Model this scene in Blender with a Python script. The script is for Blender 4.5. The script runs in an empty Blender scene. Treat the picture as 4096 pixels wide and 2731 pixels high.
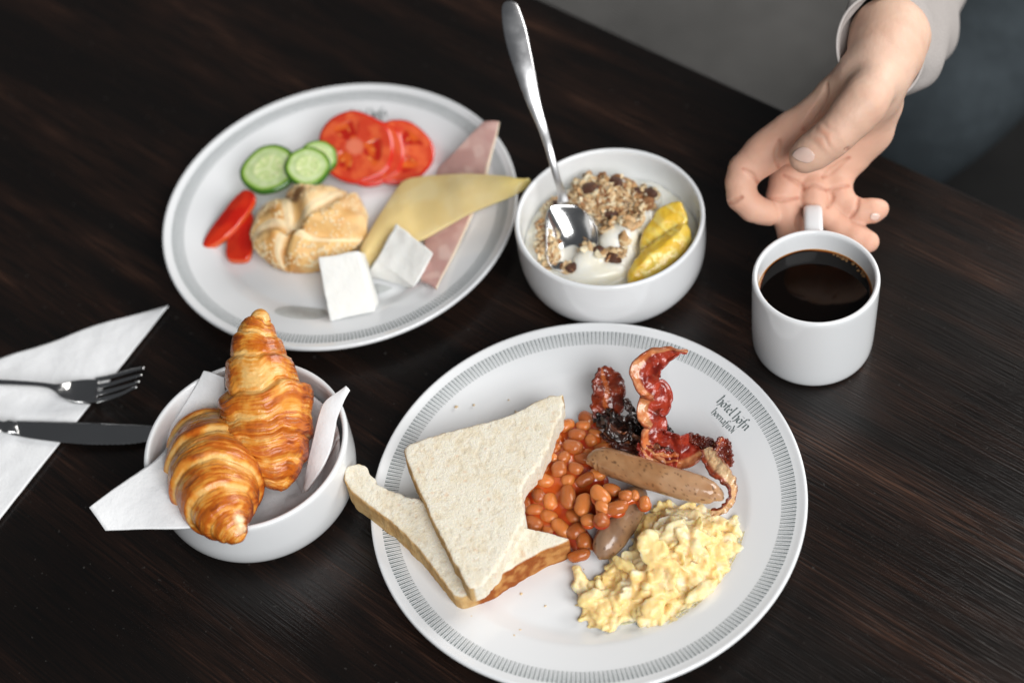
import bpy, math, random
import numpy as np
from mathutils import Vector, Matrix

random.seed(7); rng = np.random.default_rng(7)
SC = bpy.context.scene
COL = SC.collection

# ------------------------------------------------------------------ camera
F_PX, PITCH, ROLL, CAMH = 6443.27, 0.894666, -0.170452, 0.858994
W4, H4 = 4096.0, 2731.0
cp, sp = math.cos(PITCH), math.sin(PITCH)
FW = np.array([0, cp, -sp]); R0 = np.array([1., 0, 0]); U0 = np.cross(R0, FW)
RT = math.cos(ROLL) * R0 + math.sin(ROLL) * U0
UP = -math.sin(ROLL) * R0 + math.cos(ROLL) * U0
cam_d = bpy.data.cameras.new('camera'); cam = bpy.data.objects.new('camera', cam_d); COL.objects.link(cam)
cam.matrix_world = Matrix(((RT[0], UP[0], -FW[0], 0), (RT[1], UP[1], -FW[1], 0), (RT[2], UP[2], -FW[2], CAMH), (0, 0, 0, 1)))
cam_d.sensor_width = 36; cam_d.lens = F_PX * 36 / W4; cam_d.clip_end = 50; cam_d.clip_start = .05
cam_d.dof.use_dof = True; cam_d.dof.focus_distance = 1.0; cam_d.dof.aperture_fstop = 3.2
SC.camera = cam

# ------------------------------------------------------------------ world, lamps, exposure
w = bpy.data.worlds.new('World'); SC.world = w; w.use_nodes = True
w.node_tree.nodes['Background'].inputs[0].default_value = (.90, .94, 1, 1)
w.node_tree.nodes['Background'].inputs[1].default_value = .075
SC.view_settings.view_transform = 'Standard'; SC.view_settings.look = 'None'
SC.view_settings.exposure = 0; SC.view_settings.gamma = 1
def area(name, loc, to, sx, sy, power, col):
    l = bpy.data.lights.new(name, 'AREA'); l.shape = 'RECTANGLE'; l.size = sx; l.size_y = sy
    l.energy = power; l.color = col
    o = bpy.data.objects.new(name, l); COL.objects.link(o); o.location = loc
    o.rotation_euler = (Vector(to) - Vector(loc)).to_track_quat('-Z', 'Y').to_euler()
    return o
area('window_light_right', (2.0, 1.55, 1.15), (0, .70, 0), 1.5, 1.2, 44, (1, .975, .94))
area('window_light_front', (1.0, -1.95, 2.45), (0, .70, 0), 2.8, 2.0, 170, (.985, .985, .98))
SC.cycles.max_bounces = 8
SC.cycles.use_denoising = True
SC.cycles.sample_clamp_indirect = 4

# ------------------------------------------------------------------ photograph measurement -> metres
SPEC = dict(A=(600, 280, 1.4), B=(1350, 1250, 1.059), C=(1980, 0, 1.188), H=(2800, 0, 1.425), E=(300, 1200, 1.425),
            F=(0, 1150, 1.5675), G=(2050, 1350, 1.65), M=(2900, 750, 1.7425), EG=(2250, 1950, 2.614),
            Y=(2100, 650, 2.85), R=(950, 700, 3.733), D=(0, 0, 1 / 1.7415), T=(2450, 1250, 2.614), W=(3296, 0, 1.7425))
CAMP = np.array([0, 0, CAMH])
def ray(s, x, y):
    o = SPEC[s]; u = o[0] + x / o[2]; v = o[1] + y / o[2]
    return FW + ((u - W4 / 2) * RT + (H4 / 2 - v) * UP) / F_PX
def pt(s, x, y, z):
    d = ray(s, x, y); t = (z - CAMH) / d[2]
    return CAMP + t * d
def ptd(s, x, y, dep):
    return CAMP + dep * ray(s, x, y)
def rpx(s, px, p):
    "a length of px picture units at the depth of p, in metres"
    return px / SPEC[s][2] / F_PX * float((p - CAMP) @ FW)
def pts(s, L, z):
    return np.array([pt(s, a[0], a[1], a[2] if len(a) > 2 else z) for a in L])

# ------------------------------------------------------------------ noise
def _h(i, j, k, s):
    n = (i * 374761393 + j * 668265263 + k * 2147483647 + s * 1274126177) & 0xffffffff
    n = ((n ^ (n >> 13)) * 1274126177) & 0xffffffff
    n = ((n ^ (n >> 16)) * 2246822519) & 0xffffffff
    return ((n ^ (n >> 15)) & 0xffff) / 32767.5 - 1
def noise(P, sc=1., seed=0):
    P = np.asarray(P, float) * sc
    i = np.floor(P).astype(np.int64); f = P - i; f = f * f * f * (f * (f * 6 - 15) + 10)
    o = 0
    for a in (0, 1):
        wa = f[..., 0] if a else 1 - f[..., 0]
        for b in (0, 1):
            wb = f[..., 1] if b else 1 - f[..., 1]
            for c in (0, 1):
                wc = f[..., 2] if c else 1 - f[..., 2]
                o = o + wa * wb * wc * _h(i[..., 0] + a, i[..., 1] + b, i[..., 2] + c, seed)
    return o
def fbm(P, sc, oct=3, seed=0, g=.5):
    o = 0; a = 1; t = 0
    for k in range(oct):
        o = o + a * noise(P, sc * 2 ** k, seed + k * 7); t += a; a *= g
    return o / t
def sm(x, a, b):
    t = np.clip((x - a) / (b - a), 0, 1); return t * t * (3 - 2 * t)
def mix(a, b, t):
    a = np.asarray(a, float); b = np.asarray(b, float); t = np.asarray(t)[..., None]
    return a * (1 - t) + b * t
def hx(s):
    "sRGB hex of a surface colour -> linear"
    c = np.array([int(s[i:i + 2], 16) / 255 for i in (0, 2, 4)])
    return np.where(c <= .04045, c / 12.92, ((c + .055) / 1.055) ** 2.4)

# ------------------------------------------------------------------ materials
def mat(name, col=(.8, .8, .8), attr=False, rough=.5, metal=0, sss=0, ssr=(1, .5, .3), sscale=.003, coat=0, coatr=.05,
        ior=1.45, spec=.5, bump=(), var=None, trans=0, rnoise=None, aniso=None, emit=None):
    m = bpy.data.materials.new(name); m.use_nodes = True
    nt = m.node_tree; N = nt.nodes; L = nt.links; b = N['Principled BSDF']
    tc = N.new('ShaderNodeTexCoord')
    b.inputs['Roughness'].default_value = rough; b.inputs['Metallic'].default_value = metal
    b.inputs['IOR'].default_value = ior; b.inputs['Specular IOR Level'].default_value = spec
    b.inputs['Subsurface Weight'].default_value = sss; b.inputs['Subsurface Radius'].default_value = ssr
    b.inputs['Subsurface Scale'].default_value = sscale
    b.inputs['Coat Weight'].default_value = coat; b.inputs['Coat Roughness'].default_value = coatr
    b.inputs['Transmission Weight'].default_value = trans
    src = None
    if attr:
        a = N.new('ShaderNodeAttribute'); a.attribute_name = 'Col'; src = a.outputs['Color']
    elif col is not None:
        rgb = N.new('ShaderNodeRGB'); rgb.outputs[0].default_value = (*col, 1); src = rgb.outputs[0]
    if var:  # (scale, amount): grain of the stuff itself
        for sc, am in (var if isinstance(var, list) else [var]):
            n = N.new('ShaderNodeTexNoise'); n.inputs['Scale'].default_value = sc; n.inputs['Detail'].default_value = 3
            L.new(tc.outputs['Object'], n.inputs['Vector'])
            mr = N.new('ShaderNodeMapRange'); mr.inputs[1].default_value = .3; mr.inputs[2].default_value = .7
            mr.inputs[3].default_value = 1 - am; mr.inputs[4].default_value = 1 + am
            L.new(n.outputs[0], mr.inputs[0])
            mx = N.new('ShaderNodeVectorMath'); mx.operation = 'SCALE'
            L.new(src, mx.inputs[0]); L.new(mr.outputs[0], mx.inputs['Scale']); src = mx.outputs[0]
    L.new(src, b.inputs['Base Color'])
    if rnoise:
        n = N.new('ShaderNodeTexNoise'); n.inputs['Scale'].default_value = rnoise[0]; n.inputs['Detail'].default_value = 3
        L.new(tc.outputs['Object'], n.inputs['Vector'])
        mr = N.new('ShaderNodeMapRange'); mr.inputs[1].default_value = .35; mr.inputs[2].default_value = .65
        mr.inputs[3].default_value = rough - rnoise[1]; mr.inputs[4].default_value = rough + rnoise[1]
        L.new(n.outputs[0], mr.inputs[0]); L.new(mr.outputs[0], b.inputs['Roughness'])
    prev = None
    for sc, dist in bump:
        n = N.new('ShaderNodeTexNoise'); n.inputs['Scale'].default_value = sc; n.inputs['Detail'].default_value = 4
        L.new(tc.outputs['Object'], n.inputs['Vector'])
        bp = N.new('ShaderNodeBump'); bp.inputs['Strength'].default_value = 1; bp.inputs['Distance'].default_value = dist
        L.new(n.outputs[0], bp.inputs['Height'])
        if prev: L.new(prev, bp.inputs['Normal'])
        prev = bp.outputs[0]
    if prev: L.new(prev, b.inputs['Normal'])
    return m

# ------------------------------------------------------------------ objects
BASE = {}
def meta(o, label=None, cat=None, group=None, kind=None):
    if label: o['label'] = label
    if cat: o['category'] = cat
    if group: o['group'] = group
    if kind: o['kind'] = kind
    return o
def empty(name, base, label, cat, group=None, kind=None):
    o = bpy.data.objects.new(name, None); COL.objects.link(o); o.location = base; o.empty_display_size = .01
    BASE[o] = np.array(base, float)
    return meta(o, label, cat, group, kind)
def mk(name, V, Fc, m, parent=None, col=None, smooth=True, base=None, label=None, cat=None, group=None, kind=None):
    V = np.asarray(V, float)
    if parent is not None: b = BASE[parent]
    elif base is not None: b = np.array(base, float)
    else: b = np.array([V[:, 0].mean(), V[:, 1].mean(), V[:, 2].min()])
    me = bpy.data.meshes.new(name); me.from_pydata((V - b).tolist(), [], [list(map(int, f)) for f in (Fc.tolist() if hasattr(Fc, 'tolist') else Fc)])
    me.materials.append(m)
    if smooth: me.polygons.foreach_set('use_smooth', [True] * len(me.polygons))
    if col is not None:
        c = np.ones((len(V), 4)); c[:, :3] = np.clip(col, 0, 1)
        at = me.color_attributes.new('Col', 'FLOAT_COLOR', 'POINT'); at.data.foreach_set('color', c.ravel())
    me.update()
    o = bpy.data.objects.new(name, me); COL.objects.link(o)
    if parent is not None: o.parent = parent
    else: o.location = b
    BASE[o] = b
    return meta(o, label, cat, group, kind)

# ------------------------------------------------------------------ implicit surfaces (surface nets)
EDG = [(0, 1), (2, 3), (4, 5), (6, 7), (0, 2), (1, 3), (4, 6), (5, 7), (0, 4), (1, 5), (2, 6), (3, 7)]
COR = np.array([[x, y, z] for z in (0, 1) for y in (0, 1) for x in (0, 1)], float)
def nets(Fd, o, h):
    S = Fd < 0
    nx, ny, nz = Fd.shape
    cs = [S[c[0]:nx - 1 + c[0], c[1]:ny - 1 + c[1], c[2]:nz - 1 + c[2]] for c in COR.astype(int)]
    al = cs[0].copy(); an = cs[0].copy()
    for c in cs[1:]: al &= c; an |= c
    act = an & ~al
    I = np.argwhere(act); idx = -np.ones(act.shape, np.int64); idx[act] = np.arange(len(I))
    vals = np.stack([Fd[I[:, 0] + c[0], I[:, 1] + c[1], I[:, 2] + c[2]] for c in COR.astype(int)], 1)
    acc = np.zeros((len(I), 3)); n = np.zeros(len(I))
    for a, b in EDG:
        fa, fb = vals[:, a], vals[:, b]; cr = (fa < 0) != (fb < 0)
        t = np.where(cr, fa / np.where(cr, fa - fb, 1), 0)
        acc += cr[:, None] * (COR[a] + (COR[b] - COR[a]) * t[:, None]); n += cr
    V = (I + acc / n[:, None]) * h + o
    Q = []
    for ax in range(3):
        b1, b2 = (ax + 1) % 3, (ax + 2) % 3
        A = np.moveaxis(S, ax, 0); c = A[:-1] != A[1:]; inn = A[:-1]
        c = np.moveaxis(c, 0, ax); inn = np.moveaxis(inn, 0, ax)
        E = np.argwhere(c); E = E[(E[:, b1] > 0) & (E[:, b2] > 0) & (E[:, b1] < S.shape[b1] - 1) & (E[:, b2] < S.shape[b2] - 1)]
        fl = inn[E[:, 0], E[:, 1], E[:, 2]]
        e1 = np.zeros(3, int); e1[b1] = 1; e2 = np.zeros(3, int); e2[b2] = 1
        g = lambda q: idx[q[:, 0], q[:, 1], q[:, 2]]
        q = np.stack([g(E - e1 - e2), g(E - e2), g(E), g(E - e1)], 1)
        q[~fl] = q[~fl][:, ::-1]
        Q.append(q)
    return V, np.concatenate(Q)
class Vol:
    def __init__(s, lo, hi, h):
        s.o = np.array(lo, float); s.h = h
        n = np.ceil((np.array(hi) - s.o) / h).astype(int) + 1
        s.F = np.full(n, .05, np.float32)
        s.ax = [s.o[i] + h * np.arange(n[i]) for i in range(3)]
    def win(s, lo, hi):
        a = np.clip(np.floor((np.array(lo) - s.o) / s.h).astype(int), 0, s.F.shape)
        b = np.clip(np.ceil((np.array(hi) - s.o) / s.h).astype(int) + 1, 0, s.F.shape)
        sl = tuple(slice(a[i], b[i]) for i in range(3))
        X = np.meshgrid(s.ax[0][sl[0]], s.ax[1][sl[1]], s.ax[2][sl[2]], indexing='ij')
        return sl, np.stack(X, -1)
    def put(s, sl, d, k, sub=False):
        f = s.F[sl]
        if sub:
            hh = np.clip(.5 - .5 * (f + d) / k, 0, 1); s.F[sl] = f * (1 - hh) - d * hh + k * hh * (1 - hh)
        else:
            hh = np.clip(.5 + .5 * (d - f) / k, 0, 1); s.F[sl] = d * (1 - hh) + f * hh - k * hh * (1 - hh)
    def cap(s, a, b, ra, rb, k=.004, sub=False):
        a = np.asarray(a, float); b = np.asarray(b, float); m = max(ra, rb) + k * 1.5 + .012
        sl, P = s.win(np.minimum(a, b) - m, np.maximum(a, b) + m)
        if P.size == 0: return
        d = b - a; t = np.clip(((P - a) @ d) / max(d @ d, 1e-12), 0, 1)
        q = np.linalg.norm(P - a - t[..., None] * d, axis=-1) - (ra + (rb - ra) * t)
        s.put(sl, q, k, sub)
    def ell(s, c, R, M=None, k=.003, sub=False, pad=.008):
        c = np.asarray(c, float); R = np.asarray(R, float); m = R.max() + pad
        sl, P = s.win(c - m, c + m)
        if P.size == 0: return
        q = P - c
        if M is not None: q = q @ M
        l = np.linalg.norm(q / R, axis=-1); g = np.linalg.norm(q / (R * R), axis=-1)
        s.put(sl, l * (l - 1) / np.maximum(g, 1e-6), k, sub)
    def chain(s, P, Rr, k=.004, sub=False):
        for i in range(len(P) - 1): s.cap(P[i], P[i + 1], Rr[i], Rr[i + 1], k, sub)
    def mesh(s): return nets(s.F, s.o, s.h)
def vnorm(V, Q):
    n = np.cross(V[Q[:, 2]] - V[Q[:, 0]], V[Q[:, 3 if Q.shape[1] > 3 else 1]] - V[Q[:, 1 if Q.shape[1] > 3 else 0]])
    N = np.zeros_like(V)
    for i in range(Q.shape[1]): np.add.at(N, Q[:, i], n)
    return N / np.maximum(np.linalg.norm(N, axis=1), 1e-12)[:, None]
def relax(V, Q, it=2, lam=.5):
    for _ in range(it):
        S = np.zeros_like(V); c = np.zeros(len(V))
        for i in range(4):
            a, b = Q[:, i], Q[:, (i + 1) % 4]
            np.add.at(S, a, V[b]); np.add.at(c, a, 1)
        V = V + lam * (S / np.maximum(c, 1)[:, None] - V)
    return V
def polysd(X, Y, poly):
    d = np.full(X.shape, 1e9); s = np.zeros(X.shape, bool); n = len(poly)
    for i in range(n):
        a = poly[i]; b = poly[(i + 1) % n]; e = b - a
        wx, wy = X - a[0], Y - a[1]; t = np.clip((wx * e[0] + wy * e[1]) / max(e @ e, 1e-14), 0, 1)
        d = np.minimum(d, (wx - e[0] * t) ** 2 + (wy - e[1] * t) ** 2)
        c = ((a[1] > Y) != (b[1] > Y)) & (X < (b[0] - a[0]) * (Y - a[1]) / (b[1] - a[1] + 1e-14) + a[0])
        s ^= c
    d = np.sqrt(d); return np.where(s, -d, d)
def smooth_poly(P, it=2, keep=()):
    P = [np.array(p, float) for p in P]
    for _ in range(it):
        Q = []
        for i in range(len(P)):
            a, b = P[i], P[(i + 1) % len(P)]
            Q += [a * .75 + b * .25, a * .25 + b * .75]
        P = Q
    return np.array(P)
def catmull(P, n):
    P = np.asarray(P, float); A = np.vstack([2 * P[0] - P[1], P, 2 * P[-1] - P[-2]])
    m = len(P) - 1; o = []
    for q in np.linspace(0, m, n):
        i = min(int(q), m - 1); t = q - i; a, b, c, d = A[i:i + 4]
        o.append(.5 * ((2 * b) + (c - a) * t + (2 * a - 5 * b + 4 * c - d) * t * t + (3 * b - a - 3 * c + d) * t ** 3))
    return np.array(o)

# ------------------------------------------------------------------ grids and lathes
def gridf(nu, nv, cu=False, cv=False, flip=False):
    i = np.arange(nu if cu else nu - 1); j = np.arange(nv if cv else nv - 1)
    I, J = np.meshgrid(i, j, indexing='ij'); I = I.ravel(); J = J.ravel(); I2 = (I + 1) % nu; J2 = (J + 1) % nv
    q = np.stack([I * nv + J, I2 * nv + J, I2 * nv + J2, I * nv + J2], 1)
    return q[:, ::-1] if flip else q
def lathe(prof, c, n=128, ndiv=1):
    "prof: (r, z) from the axis round and back to the axis; closed surface of revolution"
    prof = np.array(prof, float); a = np.linspace(0, 2 * math.pi, n, endpoint=False)
    V = np.stack([c[0] + prof[:, None, 0] * np.cos(a), c[1] + prof[:, None, 0] * np.sin(a), c[2] + np.repeat(prof[:, None, 1], n, 1)], -1)
    return V.reshape(-1, 3), gridf(len(prof), n, cv=True, flip=True)
def round_prof(P, it=3):
    P = np.array(P, float)
    for _ in range(it):
        Q = [P[0]]
        for i in range(len(P) - 1):
            Q += [P[i] * .75 + P[i + 1] * .25, P[i] * .25 + P[i + 1] * .75]
        Q.append(P[-1]); P = np.array(Q)
    return P
def sheet(G, th, name, m, parent=None, col=None, **kw):
    "a grid of points (nu, nv, 3) given real thickness th below itself"
    nu, nv = G.shape[:2]
    du = np.gradient(G, axis=0); dv = np.gradient(G, axis=1); N = np.cross(du, dv); N /= np.maximum(np.linalg.norm(N, axis=-1), 1e-12)[..., None]
    if N[..., 2].mean() < 0: N = -N; fl = True
    else: fl = False
    T = G + N * th * .5; B = G - N * th * .5
    V = np.concatenate([T.reshape(-1, 3), B.reshape(-1, 3)]); n = nu * nv
    q = gridf(nu, nv, flip=fl); Fc = [q, q[:, ::-1] + n]
    ring = [i * nv for i in range(nu)] + [(nu - 1) * nv + j for j in range(1, nv)] + [i * nv + nv - 1 for i in range(nu - 2, -1, -1)] + [j for j in range(nv - 2, 0, -1)]
    r = np.array(ring); r2 = np.roll(r, -1); e = np.stack([r, r2, r2 + n, r + n], 1)
    Fc.append(e[:, ::-1] if not fl else e)
    if col is not None: col = np.concatenate([col.reshape(-1, 3)] * 2)
    return mk(name, V, np.concatenate(Fc), m, parent, col, **kw)

# ================================================================== TABLE
ED = np.array([.2927, -.3172]); ED /= np.linalg.norm(ED); EN = np.array([-ED[1], ED[0]])   # edge direction, outward normal
E0 = np.array([.0727, 1.0367])
def wood():
    m = bpy.data.materials.new('dark_wood'); m.use_nodes = True
    nt = m.node_tree; N = nt.nodes; L = nt.links; b = N['Principled BSDF']
    tc = N.new('ShaderNodeTexCoord')
    def nz(sx, sy, det=4, dist=0, src=None):
        mp = N.new('ShaderNodeMapping'); mp.inputs['Scale'].default_value = (sx, sy, 1); L.new(src or tc.outputs['Object'], mp.inputs['Vector'])
        n = N.new('ShaderNodeTexNoise'); n.inputs['Scale'].default_value = 1; n.inputs['Detail'].default_value = det
        n.inputs['Distortion'].default_value = dist; L.new(mp.outputs[0], n.inputs['Vector']); return n.outputs[0]
    def mr(s, a, b_, c=0, d=1):
        q = N.new('ShaderNodeMapRange'); q.inputs[1].default_value = a; q.inputs[2].default_value = b_; q.inputs[3].default_value = c; q.inputs[4].default_value = d
        L.new(s, q.inputs[0]); return q.outputs[0]
    def mth(op, a, c):
        q = N.new('ShaderNodeMath'); q.operation = op; L.new(a, q.inputs[0])
        if isinstance(c, float): q.inputs[1].default_value = c
        else: L.new(c, q.inputs[1])
        return q.outputs[0]
    fine = mr(nz(24, 700, 3), .36, .66); band = mr(nz(2.2, 26, 4, .3), .44, .72); mid = mr(nz(7, 130, 3), .35, .65)
    t = mth('MULTIPLY', fine, mth('ADD', mth('MULTIPLY', band, .75), .12))
    t = mth('ADD', t, mth('MULTIPLY', mth('MULTIPLY', mid, band), .35))
    cr = N.new('ShaderNodeValToRGB'); L.new(t, cr.inputs[0])
    e = cr.color_ramp.elements; e[0].color = (.0042, .0036, .0033, 1); e[1].color = (.060, .029, .018, 1); e[1].position = .95
    x = e.new(.4); x.color = (.016, .0082, .0058, 1)
    dust = mr(nz(260, 260, 2), .70, .78); mxd = N.new('ShaderNodeMix'); mxd.data_type = 'RGBA'; mxd.inputs[7].default_value = (.075, .07, .065, 1)
    L.new(mth('MULTIPLY', dust, .55), mxd.inputs[0]); L.new(cr.outputs[0], mxd.inputs[6]); L.new(mxd.outputs[2], b.inputs['Base Color'])
    blot = mr(nz(9, 9, 5), .3, .75, .24, .36)
    L.new(blot, b.inputs['Roughness']); b.inputs['Specular IOR Level'].default_value = .42
    bp = N.new('ShaderNodeBump'); bp.inputs['Strength'].default_value = 1; bp.inputs['Distance'].default_value = .00012
    L.new(fine, bp.inputs['Height']); L.new(bp.outputs[0], b.inputs['Normal'])
    return m
def box_pts(c, ex, ey, ez):
    c, ex, ey, ez = map(lambda q: np.array(q, float), (c, ex, ey, ez))
    V = [c + a * ex + b_ * ey + d * ez for d in (-1, 1) for b_ in (-1, 1) for a in (-1, 1)]
    return np.array(V), [(0, 2, 3, 1), (4, 5, 7, 6), (0, 1, 5, 4), (2, 6, 7, 3), (0, 4, 6, 2), (1, 3, 7, 5)]
def bevel(o, wd=.002, seg=2):
    q = o.modifiers.new('bevel', 'BEVEL'); q.width = wd; q.segments = seg; q.limit_method = 'ANGLE'
WOOD = wood()
ang = math.atan2(ED[1], ED[0])
tbl = empty('table', (0, .5, -.74), 'dark brown wood table with streaky grain under all the dishes', 'table')
def tlocal(name, L, hw, z0, z1, m, off):
    # box in table axes (x along the edge) as a child turned to the edge direction
    V, Fc = box_pts((0, 0, (z0 + z1) / 2), (L, 0, 0), (0, hw, 0), (0, 0, (z1 - z0) / 2))
    me = bpy.data.meshes.new(name); me.from_pydata(V.tolist(), [], Fc); me.materials.append(m)
    o = bpy.data.objects.new(name, me); COL.objects.link(o); o.parent = tbl
    c = E0 + ED * off - EN * hw
    o.location = (c[0] - 0, c[1] - .5, .74); o.rotation_euler = (0, 0, ang)
    bevel(o, .003, 3); return o
tlocal('tabletop', 1.3, .55, -.035, 0, WOOD, .25)
for sx in (-1, 1):
    for sy in (-1, 1):
        c = E0 + ED * (.25 + sx * 1.2) - EN * (.55 + sy * .47)
        V, Fc = box_pts((c[0], c[1], -.3885), (*(ED * .03), 0), (*(EN * .03), 0), (0, 0, .3515))
        mk('leg', V, Fc, WOOD, tbl, smooth=False)

# ------------------------------------------------------------------ floor, bench beyond the table
V, Fc = box_pts((0, 1, -.75), (4, 0, 0), (0, 4, 0), (0, 0, .01))
mk('floor', V, Fc, mat('dark_floor', (.02, .018, .017), rough=.6, var=(6, .3)), smooth=False, kind='structure')
def fabric(name, col, sc=650):
    m = mat(name, col, rough=.95, spec=.15, var=[(5, .12), (40, .06)])
    nt = m.node_tree; N = nt.nodes; L = nt.links; b = N['Principled BSDF']; tc = N.new('ShaderNodeTexCoord')
    wv = N.new('ShaderNodeTexWave'); wv.inputs['Scale'].default_value = sc / 6; wv.bands_direction = 'DIAGONAL'; L.new(tc.outputs['Object'], wv.inputs['Vector'])
    wv.inputs['Distortion'].default_value = 1
    src = b.inputs['Base Color'].links[0].from_socket
    mr = N.new('ShaderNodeMapRange'); mr.inputs[3].default_value = .78; mr.inputs[4].default_value = 1.12; L.new(wv.outputs[1], mr.inputs[0])
    mx = N.new('ShaderNodeVectorMath'); mx.operation = 'SCALE'; L.new(src, mx.inputs[0]); L.new(mr.outputs[0], mx.inputs['Scale']); L.new(mx.outputs[0], b.inputs['Base Color'])
    bp = N.new('ShaderNodeBump'); bp.inputs['Distance'].default_value = .001; L.new(wv.outputs[1], bp.inputs['Height']); L.new(bp.outputs[0], b.inputs['Normal'])
    return m
def cushion(c2, L_, hw, z, th, name, m, parent, bumps=()):
    nu, nv = 70, 40
    u = np.linspace(-1, 1, nu); v = np.linspace(-1, 1, nv); U, Vv = np.meshgrid(u, v, indexing='ij')
    P = np.zeros((nu, nv, 3)); P[..., :2] = c2 + (U * L_)[..., None] * ED + (Vv * hw)[..., None] * EN
    edge = (1 - np.abs(U) ** 14) * (1 - np.abs(Vv) ** 8)
    P[..., 2] = z + .025 * np.sqrt(np.clip(edge, 0, 1)) - .025 + .008 * fbm(P, 4, 2, 3)
    for bx, by, br, bh in bumps: P[..., 2] += bh * np.exp(-((P[..., 0] - bx) ** 2 + (P[..., 1] - by) ** 2) / br ** 2)
    return sheet(P, th, name, m, parent)
bench = empty('bench', (.2, 1.4, -.75), 'light grey woven fabric bench seat beyond the table edge', 'bench')
fab = fabric('grey_weave', (.125, .122, .118))
bc = E0 + ED * -.29 + EN * .42
cushion(bc, .44, .36, -.30, .08, 'seat', fab, bench, [(bc[0] + .02, bc[1] - .06, .07, -.012)])
V, Fc = box_pts((bc[0], bc[1], -.56), (*(ED * .42), 0), (*(EN * .33), 0), (0, 0, .18))
mk('seat_base', V, Fc, fab, bench, smooth=False)
chair = empty('chair', (.9, 1.0, -.75), 'dark grey upholstered chair at the right beyond the table edge', 'chair')
fab2 = fabric('charcoal_weave', (.012, .012, .012))
cc = E0 + ED * .46 + EN * .42
cushion(cc, .28, .28, -.34, .07, 'seat', fab2, chair)
V, Fc = box_pts((cc[0], cc[1], -.57), (*(ED * .25), 0), (*(EN * .25), 0), (0, 0, .16))
mk('seat_base', V, Fc, fab2, chair, smooth=False)

# ================================================================== CROCKERY
GLAZE = mat('white_glaze', (.77, .785, .80), rough=.12, spec=.5, coat=.3, coatr=.04, bump=[(18, .00012)])
INK = mat('grey_green_print', (.10, .13, .13), rough=.3)
def plate_z(r, R):
    s = R / .135
    r = np.asarray(r, float) / s
    z = .0050 + 0 * r
    z = np.where(r > .086, .0050 + .0045 * sm(r, .086, .101), z)
    z = z + np.where(r > .097, (r - .097) * .27, 0)
    return z * s
def plate(c, R, label, group, text):
    t = empty('plate', (c[0], c[1], 0), label, 'plate', group)
    s = R / .135; rr = np.concatenate([np.linspace(0, .08, 5), np.linspace(.084, .106, 12), np.linspace(.112, .128, 6)]) * s
    prof = [(r, float(plate_z(r, R))) for r in rr]
    ze = float(plate_z(.130 * s, R))
    prof += [(.1315 * s, ze + .0006), (.1328 * s, ze + .0013), (.1340 * s, ze + .0016), (.1348 * s, ze + .0010), (.135 * s, ze - .0004), (.1345 * s, ze - .0018), (.1325 * s, ze - .0032)]
    prof += [(.128 * s, ze - .0048), (.115 * s, ze - .0085), (.098 * s, .0040), (.088 * s, .0012), (.083 * s, .0003), (.078 * s, .0003), (.074 * s, .0014), (0, .0014)]
    V, Fc = lathe(prof, (c[0], c[1], 0), 192)
    mk('dish', V, Fc, GLAZE, t)
    # printed zigzag round the rim: one heavy and one thin stroke per tooth
    n = 292; ri, ro = .1192 * s, .1283 * s; Vs, Fs = [], []
    for k in range(n):
        a = 2 * math.pi * k / n; da = 2 * math.pi / n
        for (a0, a1, w0, w1) in ((a, a + da * .30, .00022, .00042), (a + da * .42, a + da * .88, .00010, .00016)):
            q = []
            for (aa, r, ww) in ((a0, ri, w0 if w0 > .0002 else w0), (a1, ro, w1)):
                for sg in (-1, 1):
                    al = aa + sg * ww / r
                    q.append((c[0] + r * math.cos(al), c[1] + r * math.sin(al), float(plate_z(r, R)) + .00012))
            b0 = len(Vs); Vs += [q[0], q[1], q[3], q[2]]; Fs.append((b0, b0 + 1, b0 + 2, b0 + 3)[::-1])
    mk('rim_pattern', Vs, Fs, INK, t, smooth=False, kind='stuff')
    if text: plate_text(c, R, t, *text)
    return t
GL = {
 'h': ([(0, 1.85), (-.12, 1.7), (0, 1.6), (0, 0), (.1, -.05)], [(0, .8), (.28, 1.05), (.52, .85), (.52, .1), (.36, -.35)]),
 'o': ([(.26, 1.02), (0, .8), (0, .2), (.26, -.02), (.52, .2), (.52, .8), (.26, 1.02)],),
 't': ([(.14, 1.4), (.14, .16), (.32, -.02), (.42, .1)], [(-.08, .98), (.42, .98)]),
 'e': ([(.02, .5), (.44, .72), (.26, 1.02), (0, .8), (0, .2), (.26, -.02), (.46, .14)],),
 'l': ([(-.1, 1.7), (.05, 1.85), (.05, .16), (.24, -.02)],),
 'f': ([(.46, 1.65), (.3, 1.85), (.12, 1.6), (.12, -.45)], [(-.08, .98), (.42, .98)]),
 'n': ([(-.08, .9), (.04, 1.02), (.04, 0)], [(.04, .82), (.32, 1.05), (.54, .85), (.54, .1), (.66, 0)]),
 'r': ([(-.08, .9), (.04, 1.02), (.04, 0), (.14, -.04)], [(.04, .82), (.28, 1.05), (.42, .9)]),
 'a': ([(.06, .9), (.3, 1.03), (.5, .84), (.5, .1), (.62, 0)], [(.5, .58), (.12, .46), (0, .22), (.2, -.02), (.5, .2)]),
 'i': ([(-.08, .9), (.04, 1.02), (.04, .1), (.16, -.02)], [(.0, 1.38), (.1, 1.5)]),
 'd': ([(.3, 1.02), (0, .8), (0, .2), (.26, -.02), (.52, .2), (.52, .95), (.1, 1.75)], [(.02, 1.2), (.5, 1.55)]),
}
ACC = {'ó': ('o', [[(.2, 1.3), (.42, 1.62)]]), 'ö': ('o', [[(.08, 1.35), (.16, 1.5)], [(.36, 1.35), (.44, 1.5)]]), 'ð': ('d', [])}
WD = dict(h=.78, o=.78, t=.56, e=.68, l=.42, f=.62, n=.86, r=.58, a=.8, i=.4, d=.8)
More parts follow.
